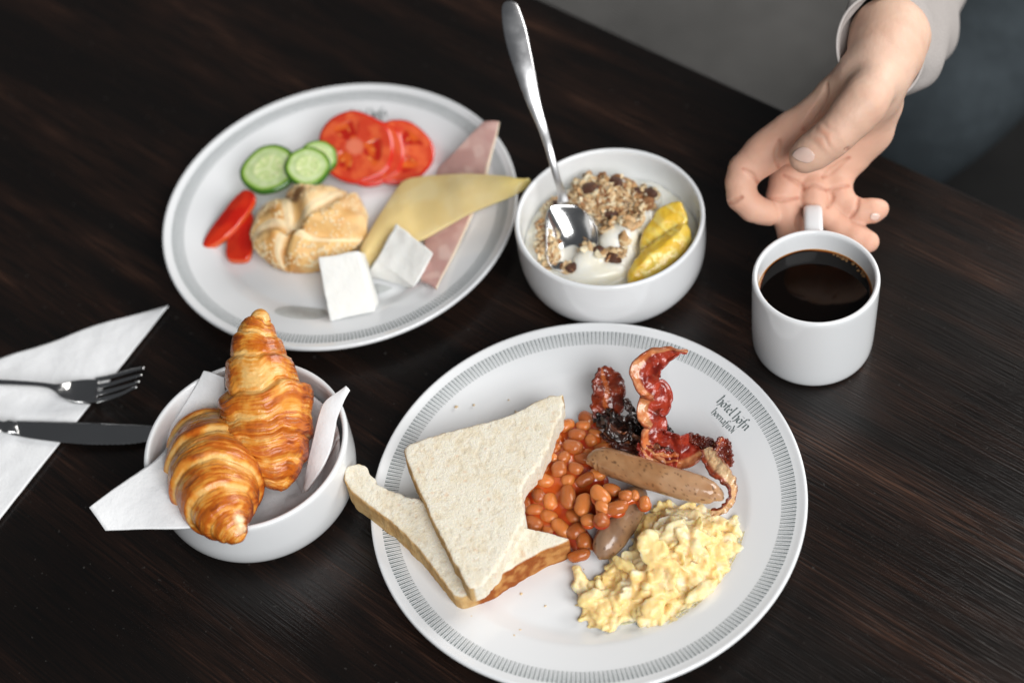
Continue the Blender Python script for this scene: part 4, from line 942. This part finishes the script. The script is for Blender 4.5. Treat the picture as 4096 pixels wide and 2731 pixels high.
cuc(945, 492, .030, 106, (.15, -.30, 1), 'cucumber slice at the back, mostly hidden beside the tomato', 5)
cuc(885, 548, .0325, 126, (.10, -.25, 1), 'middle cucumber slice between the front slice and the tomato', 3)
cuc(668, 560, .0300, 160, (-.06, -.16, 1), 'largest cucumber slice at the left showing its whole seeded face', 1)
TOM = mat('tomato_flesh', attr=True, rough=.2, spec=.5, sss=.35, ssr=(1, .25, .12), sscale=.005, coat=.6, coatr=.08, bump=[(180, .0004)])
def tomcol(seed, nl):
    def f(r, a, x, y):
        P = np.stack([x, y, 0 * x], -1); lo = loc_(r, a, nl, P, seed)
        c = mix((.58, .055, .022), (.68, .12, .04), sm(fbm(P, 120, 3, seed), -.3, .4)); c = mix(c, (.74, .22, .13), .8 * (1 - sm(r, .16, .30)))
        gel = mix((.44, .016, .008), (.64, .11, .016), sm(noise(P, 170, seed + 3), -.1, .5)); c = mix(c, gel, lo); sd2 = np.exp(-(np.sin(a * nl * 2) / .55) ** 2) * np.exp(-((r - .48) / .13) ** 2) * lo; sd2 = sm(sd2 + .35 * noise(P, 150, seed + 4), .45, .85); c = mix(c, (.80, .30, .07), sd2 * .8)
        return mix(c, (.58, .022, .010), sm(r, .90, .96))
    return f
def loc_(r, a, nl, P, seed):
    return sm(np.cos(a * nl + 1.1 * noise(P, 45, seed)), -.25, .25) * sm(r, .18, .30) * (1 - sm(r, .66 + .06 * noise(P, 60, seed + 1), .76))
def tom(x, y, z, rp, n, lab, sd_, nl, spin):
    c = pt('A', x, y, z)
    disc(c, n, rpx('A', rp, c), .0065, tomcol(sd_, nl), TOM, 'tomato_slice', lab, 'tomato slice', 'tomato slices on the salad plate', .07, sd_, spin=spin,
         relief=lambda r, a: -.0006 * sm(np.cos(a * nl), -.1, .4) * sm(r, .28, .38) * (1 - sm(r, .64, .74)))
tom(1392, 462, .016, 195, (.20, -.42, 1), 'right tomato slice, partly under the others and free at its right', 7, 3, 1.2)
tom(1225, 462, .020, 200, (.05, -.45, 1), 'middle tomato slice, only its edge showing behind the front slice', 9, 5, .2)
tom(1150, 437, .0245, 213, (-.02, -.48, 1), 'front left tomato slice with open seed chambers, beside the cucumber', 4, 3, .35)
PEP = mat('red_pepper', attr=True, rough=.2, spec=.5, sss=.25, ssr=(1, .2, .1), sscale=.004, coat=.6, coatr=.06, bump=[(70, .0006)])
def pep(L, lab, sd_, th, dome):
    tp = smooth_poly(pts('A', L, 0), 2); v = slabvol(tp, th, .0008, .0018, None, dome=dome); V, Q = v.mesh(); V = relax(V, Q, 2, .5); N = vnorm(V, Q); V = V + N * (.0004 * fbm(V, 120, 2, sd_))[:, None]
    c = mix((.56, .014, .006), (.66, .035, .010), sm(fbm(V, 90, 3, sd_), -.3, .4)); c = mix(c, (.76, .16, .03), sm(np.abs(N[:, 2]), .75, .35) * .55)
    mk('pepper_strip', V, Q, PEP, col=c, label=lab, cat='pepper strip', group='red pepper strips on the salad plate')
pep([(515, 800, .018), (570, 775, .018), (582, 860, .017), (575, 960, .015), (560, 1055, .013), (490, 1066, .012), (414, 1052, .012), (428, 950, .013), (440, 860, .015)], 'short wide red pepper strip with a square cut end', 3, .0060, .001)
pep([(535, 658, .026), (600, 700, .025), (575, 760, .024), (500, 850, .021), (430, 920, .018), (350, 975, .014), (298, 998, .011), (287, 975, .011), (330, 895, .014), (380, 820, .018), (440, 730, .023), (480, 685, .025)], 'long red pepper strip tapering to a point at the left', 5, .0060, .0015)

# seeded roll
ROLL = mat('roll_crust', attr=True, rough=.55, spec=.35, sss=.15, ssr=(1, .6, .3), sscale=.004, coat=.12, coatr=.3, bump=[(420, .0004), (150, .0005)])
rc = pt('A', 902, 905, .014); nr_, na_ = 110, 300
rr = np.linspace(0, 1, nr_) ** .8; aa = np.linspace(0, 2 * math.pi, na_, endpoint=False); RR, AA = np.meshgrid(rr, aa, indexing='ij')
th_ = RR * math.pi / 2 * 1.0
Rx, Ry, Hh_ = .0440, .0385, .030
x = np.sin(np.clip(RR, 0, 1) * math.pi / 2) ** .92; z = np.cos(RR * math.pi / 2) ** .75
low_ = 1 - .10 * sm(RR, .85, 1)
hgt = 0; pale = 0
XX_ = RR * np.cos(AA) + .12; YY_ = RR * np.sin(AA) + .26; R2_ = np.hypot(XX_, YY_); A2_ = np.arctan2(YY_, XX_)
for g0, sw_, sg in ((.70, .12, 1), (-.42, .38, -1), (-2.50, .85, -1), (2.35, .85, -1), (1.25, .55, 1)):
    d = (A2_ - g0 - sw_ * R2_ + math.pi) % (2 * math.pi) - math.pi; dd = d * np.maximum(R2_, .10) * .042 * sg
    act = sm(R2_, .02, .12) * (1 - sm(RR, .84, .98))
    hgt = hgt - .0064 * np.exp(-(dd / .0023) ** 2) * act + .0032 * np.exp(-((dd + .0070) / .0050) ** 2) * act - .0022 * np.exp(-((dd - .0045) / .0030) ** 2) * act
    pale = np.maximum(pale, np.exp(-((dd - .0036) / .0026) ** 2) * act * (1 - sm(R2_, .75, 1.0)))
hgt = hgt - .004 * np.exp(-(R2_ / .10) ** 2)
V = np.stack([rc[0] + Rx * x * np.cos(AA) * low_, rc[1] + Ry * x * np.sin(AA) * low_, .0085 + Hh_ * z + hgt], -1)
V = V + np.stack([np.cos(AA), np.sin(AA), 1 + 0 * AA], -1) * (.0016 * fbm(V, 55, 3, 7))[..., None]
top_ = V.reshape(-1, 3); rb = np.array([.93, .80, .5, 0]); zb = np.array([.0068, .0060, .0058, .0058])
bot = np.stack([rc[0] + rb[:, None] * Rx * np.cos(aa) * .93, rc[1] + rb[:, None] * Ry * np.sin(aa) * .93, zb[:, None] + 0 * aa], -1).reshape(-1, 3)
Vr = np.concatenate([top_, bot]); Qr = gridf(nr_ + 4, na_, cv=True, flip=False)
bl = fbm(top_, 60, 3, 9); pf = pale.reshape(-1); rf_ = RR.reshape(-1)
c = mix((.74, .46, .18), (.60, .29, .08), sm(bl + .35 * (rf_ - .5), -.1, .4)); c = mix(c, (.82, .62, .36), .6 * sm(fbm(top_, 40, 2, 12), 0, .4)); c = mix(c, (.86, .72, .47), .8 * sm(pf, .25, .8))
dp = np.linalg.norm(top_[:, :2] - pt('R', 900, 260, .035)[:2], axis=1); c = mix(c, (.22, .08, .03), .8 * (1 - sm(dp + .002 * bl, .004, .009)))
cr_ = np.concatenate([c, np.repeat(np.array([[.62, .36, .14]]), len(bot), 0)])
ro = empty('bread_roll', (rc[0], rc[1], .0058), 'round golden bread roll with swirled cuts and sesame seeds', 'bread roll')
mk('crust', Vr, Qr, ROLL, ro, col=cr_)
SEED = mat('sesame_seed', (.80, .63, .38), rough=.4, sss=.2, sscale=.001)
sv_, sf_ = [], []; SS, SSF = uvsphere(7, 5); Nt = vnorm(Vr, Qr)
cnt = 0
while cnt < 640:
    i = rng.integers(nr_ * na_); rq = rf_[i]
    if rq < .12 or pf[i] > .3 or rng.random() > rq * 1.1 or Nt[i, 2] < -.2: continue
    if noise(top_[i:i + 1], 70, 33)[0] < -.12: continue
    n = Nt[i] if Nt[i, 2] > 0 or rq > .9 else -Nt[i]; M = orient(n) @ np.array(Matrix.Rotation(rng.uniform(0, 6.28), 3, 'Z')); k = rng.uniform(.85, 1.15)
    w_ = (SS * (.0014 * k, .00085 * k, .00045)) @ M.T + top_[i] + n * .0003; o_ = cnt * len(SS); sv_.append(w_); sf_ += [tuple(q + o_ for q in f) for f in SSF]; cnt += 1
mk('sesame_seeds', np.concatenate(sv_), sf_, SEED, ro, kind='stuff')

# cheese, ham, feta
CHE = mat('sliced_cheese', attr=True, rough=.35, spec=.45, sss=.35, ssr=(1, .75, .3), sscale=.004, bump=[(90, .0004)])
def lsheet(A, B, th, m, colf, nu, nv, sag, seed, **kw):
    A = catmull(pts('A', A, 0), nu); B = catmull(pts('A', B, 0), nu); v = np.linspace(0, 1, nv)[None, :, None]; G = A[:, None] * (1 - v) + B[:, None] * v
    G[..., 2] += sag * np.sin(v[..., 0] * math.pi) + .0012 * fbm(G, 35, 2, seed)
    return sheet(G, th, kw.pop('name'), m, None, colf(G, np.broadcast_to(v[..., 0], G.shape[:2]), np.linspace(0, 1, nu)[:, None] + 0 * v[..., 0]), **kw)
lsheet([(1870, 296, .041), (1800, 365, .037), (1740, 430, .030), (1670, 505, .020), (1610, 580, .014), (1575, 760, .010), (1545, 950, .0085), (1530, 1080, .010), (1520, 1185, .014)],
       [(1957, 292, .042), (1945, 360, .038), (1925, 440, .032), (1900, 540, .025), (1880, 620, .020), (1830, 760, .015), (1760, 920, .012), (1680, 1080, .013), (1605, 1224, .019)], .0022,
       mat('cooked_ham', attr=True, rough=.3, spec=.5, sss=.35, ssr=(1, .5, .4), sscale=.004, coat=.3, coatr=.2, bump=[(150, .0003)]),
       lambda G, v, u: mix(mix(mix((.52, .31, .28), (.60, .39, .35), sm(fbm(G, 90, 3, 3), -.3, .4)), (.68, .50, .45), .6 * sm(noise(G, 110, 8), .2, .55)), (.82, .68, .54), sm(v, .93, .97)), 110, 36, .001, 5,
       name='ham_slice', label='pink ham slice folded under the cheese and reaching over the plate rim', cat='ham slice')
lsheet([(1195, 1090, .016), (1182, 1010, .017), (1235, 910, .018), (1300, 800, .018), (1365, 700, .018), (1430, 628, .019), (1550, 602, .023), (1700, 590, .030), (1850, 592, .036), (2000, 608, .041), (2128, 637, .042)],
       [(1215, 1115, .010), (1262, 1060, .011), (1330, 1010, .012), (1400, 985, .013), (1470, 968, .014), (1540, 945, .015), (1650, 885, .020), (1780, 815, .027), (1920, 755, .033), (2040, 705, .038), (2132, 641, .041)], .0026, CHE,
       lambda G, v, u: mix(mix((.74, .57, .26), (.78, .64, .34), sm(fbm(G, 50, 3, 3), -.3, .4)), (.72, .60, .20), sm(u, .75, 1) * .7), 120, 50, .004, 9,
       name='cheese_slice', label='thin yellow cheese slice draped over the ham, its tip beyond the rim', cat='cheese slice')
FETA = mat('feta', (.84, .835, .80), rough=.55, spec=.35, sss=.4, ssr=(1, .9, .8), sscale=.004, bump=[(300, .0003), (90, .0002)])
def hexa(T, Bm, label, seed, n=34, amp=.0005):
    # T, Bm: four corners of the upper and lower face in the same order
    V, Fc = [], []; off = 0
    faces = [(T[0], T[1], T[2], T[3]), (Bm[3], Bm[2], Bm[1], Bm[0])] + [(Bm[i], Bm[(i + 1) % 4], T[(i + 1) % 4], T[i]) for i in range(4)]
    cen = (sum(T) + sum(Bm)) / 8
    for f in faces:
        u = np.linspace(0, 1, n); U, W_ = np.meshgrid(u, u, indexing='ij'); U = U[..., None]; W_ = W_[..., None]
        P = f[0] * (1 - U) * (1 - W_) + f[1] * U * (1 - W_) + f[2] * U * W_ + f[3] * (1 - U) * W_
        V.append(P.reshape(-1, 3)); Fc.append(gridf(n, n) + off); off += n * n
    V = np.concatenate(V); Fc = np.concatenate(Fc)
    # rounded corners: pull towards the centre near edges
    key = np.round(V / 1e-6).astype(np.int64); _, inv = np.unique(key, axis=0, return_inverse=True); inv = inv.ravel(); U_ = np.zeros((inv.max() + 1, 3)); U_[inv] = V
    Q = inv[Fc]; U_ = relax(U_, Q, 5, .5); N = vnorm(U_, Q)
    if ((U_ - cen) * N).sum() < 0: Q = Q[:, ::-1]; N = -N
    U_ = U_ + N * (amp * fbm(U_, 90, 2, seed) + .00012 * fbm(U_, 500, 2, seed))[:, None]
    mk('feta_cube', U_, Q, FETA, label=label, cat='feta cube', group='white feta cubes on the salad plate')
T1 = [pt('A', 938, 1050, .034), pt('A', 1168, 1010, .034), pt('A', 1262, 1352, .012), pt('A', 1006, 1408, .012)]
nn = np.cross(T1[1] - T1[0], T1[3] - T1[0]); nn /= np.linalg.norm(nn); nn = -nn if nn[2] < 0 else nn
dn = -nn * .019; B1 = [t + dn + np.array([.003, .002, 0]) for t in T1]; B1[2][2] = B1[3][2] = .0065; B1[0][2] = B1[1][2] = max(.0065, B1[0][2])
hexa(T1, B1, 'left feta cube showing one large smooth face to the front', 3)
T2 = [pt('A', 1378, 855, .034), pt('A', 1592, 1024, .033), pt('A', 1480, 1218, .019), pt('A', 1272, 1056, .024)]
B2 = [pt('A', 1378, 900, .012), pt('A', 1560, 1060, .010), pt('A', 1468, 1224, .008), pt('A', 1212, 1152, .0075)]
hexa(T2, B2, 'right feta cube with a crumbly broken side, lying on the cheese', 5, amp=.0009)
BRI = mat('brine', (.92, .94, .92), rough=.08, trans=.85, ior=1.1)
for (L_, lab) in (([(700, 1340), (780, 1310), (900, 1320), (990, 1330), (1010, 1400), (900, 1430), (780, 1420), (700, 1390)], 'thin film of feta brine left of the left feta cube'), ([(1230, 1180), (1330, 1200), (1380, 1215), (1260, 1260), (1240, 1270)], 'thin film of feta brine between the two feta cubes')):
    jp = smooth_poly(pts('A', L_, .006), 2); jv = Vol(jp.min(0) - .004, jp.max(0) + (.004, .004, .012), .0010); X, Y = np.meshgrid(jv.ax[0], jv.ax[1], indexing='ij'); sd = polysd(X, Y, jp[:, :2]); pz = plate_z(np.hypot(X - C2[0], Y - C2[1]), R2)
    hz = pz + .0007 * sm(-sd, -.0005, .003); Z = jv.ax[2][None, None]; jv.F = np.maximum(np.maximum(Z - hz[..., None], (pz - .0008)[..., None] - Z), sd[..., None]).astype(np.float32); V, Q = jv.mesh()
    mk('brine', V, Q, BRI, label=lab, cat='brine', kind='stuff')

# a few crumbs shed by the bread
cb_v, cb_f = [], []
for _ in range(26):
    x, y = random.choice([(random.uniform(560, 900), random.uniform(1180, 1420)), (random.uniform(350, 800), random.uniform(300, 480)), (random.uniform(150, 420), random.uniform(1050, 1330)), (random.uniform(960, 1100), random.uniform(980, 1120))])
    p = pt('B', x, y, .006); q = np.hypot(*(p[:2] - C1))
    if q > .118: continue
    z = float(plate_z(q, R1)); p = pt('B', x, y, z); k = random.uniform(.0004, .0010); o_ = len(cb_v)
    cb_v += (SS * np.array([k, k * random.uniform(.6, 1), k * .6]) * (1 + .2 * rng.normal(size=(len(SS), 1))) + p + (0, 0, k * .3)).tolist(); cb_f += [tuple(a_ + o_ for a_ in f) for f in SSF]
mk('bread_crumbs', cb_v, cb_f, mat('crumb', (.70, .52, .30), rough=.9), label='tiny bread crumbs scattered on the breakfast plate round the bread', cat='crumbs', kind='stuff')
# ================================================================== PERSON: forearm and hand
SKIN = mat('skin', attr=True, rough=.52, spec=.35, sss=.28, ssr=(1, .38, .2), sscale=.005, bump=[(700, .00012), (260, .0002), (1600, .0001)], rnoise=(120, .06))
def hp(x, y, z, r):
    p = pt('H', x, y, z); return p, rpx('H', r, p)
FING = {
 'forearm': [(1078, 215, .130, 212), (1060, 300, .135, 196), (1015, 410, .134, 172)],
 'carpus': [(1015, 410, .134, 172), (960, 500, .126, 168), (900, 590, .112, 160)],
 'hypoth': [(1060, 470, .118, 110), (1035, 600, .098, 100), (990, 740, .080, 95), (900, 880, .066, 80)],
 'palm1': [(960, 500, .122, 150), (880, 700, .088, 130), (760, 880, .068, 105), (700, 960, .060, 85)],
 'palm2': [(960, 500, .122, 150), (760, 700, .092, 120), (600, 870, .072, 100), (560, 960, .062, 85)],
 'palm3': [(1000, 560, .112, 120), (940, 760, .080, 105), (820, 930, .062, 80), (790, 1000, .056, 70)],
 'index_meta': [(900, 440, .130, 120), (760, 545, .116, 86), (640, 660, .104, 82), (520, 750, .094, 96), (420, 830, .086, 108)],
 'web': [(900, 560, .112, 110), (720, 720, .094, 80), (580, 850, .082, 80)],
}
CH = [(FING[n_], .009) for n_ in ('forearm', 'carpus', 'hypoth', 'palm1', 'palm2', 'palm3', 'index_meta', 'web')] + [
    ([(420, 830, .086, 108), (350, 890, .082, 104), (262, 968, .076, 96)], .006),
    ([(262, 968, .076, 94), (232, 1040, .070, 80), (240, 1125, .062, 80)], .0035),
    ([(240, 1125, .062, 80), (300, 1185, .056, 76), (370, 1212, .052, 70), (402, 1232, .050, 50)], .0035),
    ([(560, 960, .062, 90), (500, 1035, .056, 100), (475, 1130, .050, 100)], .004),
    ([(475, 1130, .050, 96), (500, 1230, .044, 88), (530, 1330, .038, 80)], .003),
    ([(520, 1330, .038, 74), (600, 1400, .034, 68)], .003),
    ([(690, 985, .060, 76), (660, 1075, .056, 80), (655, 1140, .052, 76)], .004),
    ([(655, 1140, .052, 74), (720, 1225, .046, 68), (800, 1290, .041, 66)], .003),
    ([(800, 1290, .041, 66), (890, 1345, .038, 68), (958, 1378, .037, 62)], .003),
    ([(800, 1010, .058, 72), (785, 1075, .054, 76), (800, 1130, .051, 72)], .004),
    ([(800, 1130, .051, 70), (860, 1180, .048, 64), (920, 1208, .047, 66)], .003),
    ([(920, 1208, .047, 66), (985, 1200, .048, 66), (1022, 1190, .048, 55)], .003),
    ([(990, 500, .142, 120), (930, 590, .138, 118), (850, 680, .132, 116)], .010),
    ([(850, 680, .132, 116), (770, 770, .126, 104), (720, 810, .122, 103)], .006),
    ([(720, 810, .122, 104), (655, 860, .116, 102), (602, 893, .112, 94)], .004),
]
q0 = [hp(*l) for L_, _ in CH for l in L_]; qp = np.array([a[0] for a in q0]); qr = np.array([a[1] for a in q0])[:, None]
hv = Vol((qp - qr).min(0) - .006, (qp + qr).max(0) + .006, .00105)
_d0 = float((hp(1078, 215, .130, 1)[0] - CAMP) @ FW)
for x_, y_, dd_, r_ in ((1095, 190, .045, 178), (1150, 130, .095, 160)): _p = ptd('H', x_, y_, _d0 + dd_); qp = np.vstack([qp, _p]); qr = np.vstack([qr, [rpx('H', r_, _p)]])
hv = Vol((qp - qr).min(0) - .006, (qp + qr).max(0) + .006, .00105)
_a = hp(1078, 215, .130, 212); hv.cap(_a[0], qp[-2], _a[1], qr[-2, 0], .009); hv.cap(qp[-2], qp[-1], qr[-2, 0], qr[-1, 0], .009)
def ch(L, k=.006, sub=False):
    q = [hp(*l) for l in L]; hv.chain([a[0] for a in q], [a[1] for a in q], k, sub)
for L_, k_ in CH: ch(L_, k_)
# creases
from mathutils.bvhtree import BVHTree
CRL = []
V0, Q0 = hv.mesh(); B0 = BVHTree.FromPolygons(V0.tolist(), Q0.tolist())
def cr(L, k=.0022):
    "a skin crease: the picture line dropped onto the hand and pressed in"
    P_ = catmull(np.array([[l[0], l[1], l[3]] for l in L], float), 26); H_ = []
    for x, y, r in P_:
        d = ray('H', x, y); d = d / np.linalg.norm(d); hit = B0.ray_cast(Vector(CAMP), Vector(d))[0]
        if hit is not None and (not H_ or np.linalg.norm(np.array(hit) - H_[-1]) < .012): H_.append(np.array(hit))
    if len(H_) < 3: return
    H_ = np.array(H_); CRL.append(H_); w_ = np.sin(np.linspace(.15, math.pi - .15, len(H_)))
    hv.chain(H_, .0004 + .0010 * w_ * k / .002, k * .7, True)
cr([(450, 960, .072, 11), (440, 880, .079, 13), (452, 800, .088, 11)])
cr([(245, 965, .086, 10), (300, 1000, .084, 11), (340, 1060, .080, 11)], .0015)
cr([(480, 1000, .073, 10), (560, 1045, .069, 11), (590, 1085, .066, 10)], .0014)
cr([(590, 1075, .068, 10), (640, 1055, .069, 11), (720, 1085, .066, 10)], .0014)
cr([(725, 1090, .065, 10), (790, 1065, .066, 11), (850, 1060, .064, 10)], .0014)
cr([(870, 838, .090, 8), (840, 820, .096, 11), (960, 760, .100, 11), (1080, 680, .102, 10)], .002)
cr([(830, 850, .084, 9), (880, 870, .083, 10), (930, 920, .076, 9)], .0015)
cr([(600, 1180, .062, 8), (560, 1260, .055, 8), (575, 1340, .048, 8)], .002)
cr([(725, 1180, .062, 8), (745, 1130, .062, 8), (735, 1090, .066, 7)], .002)
cr([(700, 1010, .072, 6), (770, 960, .076, 7), (850, 900, .080, 6)], .002)
cr([(390, 1130, .068, 5), (470, 1140, .069, 6), (560, 1130, .068, 5)], .0015)
cr([(905, 1130, .058, 5), (890, 1190, .058, 5), (860, 1240, .055, 4)], .0015)
cr([(240, 1125, .074, 4), (190, 1150, .070, 5), (165, 1160, .066, 4)], .0015)
cr([(720, 480, .128, 7), (705, 560, .120, 10), (650, 650, .112, 12), (590, 740, .104, 10)], .003)
V, Q = hv.mesh(); V = relax(V, Q, 2, .5); N = vnorm(V, Q)
tip = pt('H', 1080, 0, .12); dz = V - pt('H', 600, 1150, .055)
V = V + N * (.0004 * fbm(V, 45, 2, 3) + .00012 * fbm(V, 300, 2, 5))[:, None]
# knuckle wrinkles on the thumb joint
kc, kr = hp(700, 775, .142, 70); dd_ = ray('H', 705, 778); kc = np.array(B0.ray_cast(Vector(CAMP), Vector(dd_ / np.linalg.norm(dd_)))[0]); ka = pt('H', 850, 680, .132) - pt('H', 620, 890, .112); ka /= np.linalg.norm(ka); q_ = (V - kc) @ ka; dk_ = np.linalg.norm(V - kc, axis=1)
wr = np.sin(q_ / .0011 + 2.2 * noise(V, 160, 4)) * np.exp(-(dk_ / (kr * 1.25)) ** 2); V = V + N * (.00035 * wr)[:, None]
up_ = sm(N @ (-FW * -1), -1, 1)
c = mix((.66, .42, .31), (.73, .49, .375), sm(fbm(V, 40, 3, 8), -.3, .4)); c = mix(c, (.62, .36, .265), .45 * sm(fbm(V, 60, 3, 11), -.1, .6)); c = mix(c, (.70, .50, .37), .4 * sm(fbm(V, 45, 2, 17), -.1, .5))
dist_f = np.linalg.norm(V - pt('H', 560, 1250, .045), axis=1); red = 1 - sm(dist_f, .050, .110); c = mix(c, (.70, .37, .26), red * .55)
c = mix(c, (.62, .26, .16), .6 * np.clip(np.exp(-(dk_ / (kr * 1.1)) ** 2) * (.6 + .5 * wr), 0, 1))
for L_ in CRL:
    dl = dist_line(V, L_); c = mix(c, (.44, .16, .10), .7 * (1 - sm(dl, .0004, .0020)))  # creases redder like skin, and darkened with shade put into the colour
ps = empty('person', tuple(pt('H', 560, 1250, .03)), 'person at the top right reaching an open hand towards the mug handle', 'person')
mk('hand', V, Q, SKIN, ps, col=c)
# nails
NAIL = mat('fingernail', (.80, .56, .48), rough=.22, spec=.5, sss=.25, ssr=(1, .5, .4), sscale=.002, coat=.5, coatr=.1)
from mathutils.bvhtree import BVHTree
BV = BVHTree.FromPolygons(V.tolist(), Q.tolist())
def nail(cs, lab=None, lift=.0004):
    # cs: picture corners (base left, base right, tip right, tip left) laid on the finger where it faces the camera
    n_, m_ = 18, 22; u = np.linspace(-1, 1, n_); w_ = np.linspace(-1, 1, m_); G = np.zeros((n_, m_, 3)); cs = np.array(cs, float)
    for i, a in enumerate(u):
        for j, b_ in enumerate(w_):
            a2 = a * math.sqrt(1 - b_ * b_ * .42); b2 = b_ * math.sqrt(1 - a * a * .42); U_, W_ = (a2 + 1) / 2, (b2 + 1) / 2
            xy = cs[0] * (1 - U_) * (1 - W_) + cs[1] * U_ * (1 - W_) + cs[2] * U_ * W_ + cs[3] * (1 - U_) * W_
            d = ray('H', *xy); d = d / np.linalg.norm(d); hit, nrm, _, _ = BV.ray_cast(Vector(CAMP), Vector(d))
            if hit is None: hit, nrm, _, _ = BV.find_nearest(Vector(pt('H', *xy, .1)))
            G[i, j] = np.array(hit) + np.array(nrm) * (lift + .0004 * (1 - max(abs(a), abs(b_)) ** 4))
    G2 = G.copy()
    for _ in range(3): G2[1:-1, 1:-1] = (G2[:-2, 1:-1] + G2[2:, 1:-1] + G2[1:-1, :-2] + G2[1:-1, 2:]) / 4
    sheet(G2, .0006, 'fingernail', NAIL, ps)
nail([(592, 826), (668, 882), (622, 940), (505, 888)])
nail([(975, 1212), (1030, 1222), (1010, 1256), (968, 1250)])
# sleeve
SLV = mat('pale_sweater', (.40, .37, .355), rough=.95, spec=.1, var=[(900, .08), (12, .06)], bump=[(900, .0004), (30, .002)])
ringc = [(1032, 272, -.004, 288, 308), (1046, 262, .004, 292, 312), (1118, 218, .026, 322, 330), (1165, 110, .070, 336, 345), (1205, -70, .125, 330, 350), (1280, -250, .18, 330, 370), (1370, -480, .25, 350, 400)]
fa = hp(1060, 250, .134, 10)[0]; d0 = float((fa - CAMP) @ FW)
axd = ptd('H', 1205, -70, d0 + .125) - ptd('H', 1032, 272, d0 - .004); axd /= np.linalg.norm(axd)
cen = catmull(np.array([ptd('H', a, b, d0 + c_) for a, b, c_, _, _ in ringc]), 90)
ra = catmull(np.array([[rpx('H', e, ptd('H', a, b, d0 + c_)), rpx('H', f, ptd('H', a, b, d0 + c_)), 0] for a, b, c_, e, f in ringc]), 90)
nA = 120; aa = np.linspace(0, 2 * math.pi, nA, endpoint=False)
def sl(off, wob):
    G = np.zeros((90, nA, 3))
    for i in range(90):
        e1 = RT * .96 + FW * .28; e1 /= np.linalg.norm(e1); e2 = np.cross(FW, e1); e2 /= np.linalg.norm(e2)
        t = i / 89; ax2 = -e2
        fold = wob * (.0016 * np.sin(t * 26 + 2.6 * np.sin(aa * 2 + 1)) * sm(t, .08, .3) + .003 * noise(np.stack([np.cos(aa) * 1.5, np.sin(aa) * 1.5, 0 * aa + t * 9], -1), 1, 6) * sm(t, .02, .2))
        r1, r2 = ra[i, 0] - off + fold, ra[i, 1] - off + fold
        G[i] = cen[i] + e1 * (r1 * np.cos(aa))[:, None] + ax2 * (r2 * np.sin(aa))[:, None]
    return G
Go, Gi = sl(0, 1), sl(.0022, 1)
lip = (Go[0] + Gi[0]) / 2 - axd * .0016
V = np.concatenate([Go[::-1].reshape(-1, 3), lip, Gi.reshape(-1, 3)]); mk('sleeve', V, gridf(181, nA, cv=True), SLV, ps)
# inner dark shirt cuff seen inside the sleeve
# thigh in dark blue grey trousers beyond the table edge
TRO = mat('blue_grey_trousers', (.030, .037, .042), rough=.95, spec=.1, var=[(8, .15), (60, .1)], bump=[(25, .004)])
LP_ = [ptd('H', 1900, -60, 1.50), ptd('H', 1700, 200, 1.47), ptd('H', 1480, 430, 1.45), ptd('H', 1250, 650, 1.44), ptd('H', 1080, 800, 1.46)]
P = catmull(np.array(LP_), 60); V, Q, s_, t_ = tube(P, np.interp(np.linspace(0, 1, 60), [0, .5, .9, .97, 1], [.075, .068, .060, .045, .001]), 60, lambda s, th, pos: .06 * fbm(pos, 9, 2, 4))
mk('trouser_leg', V, Q, TRO, ps)
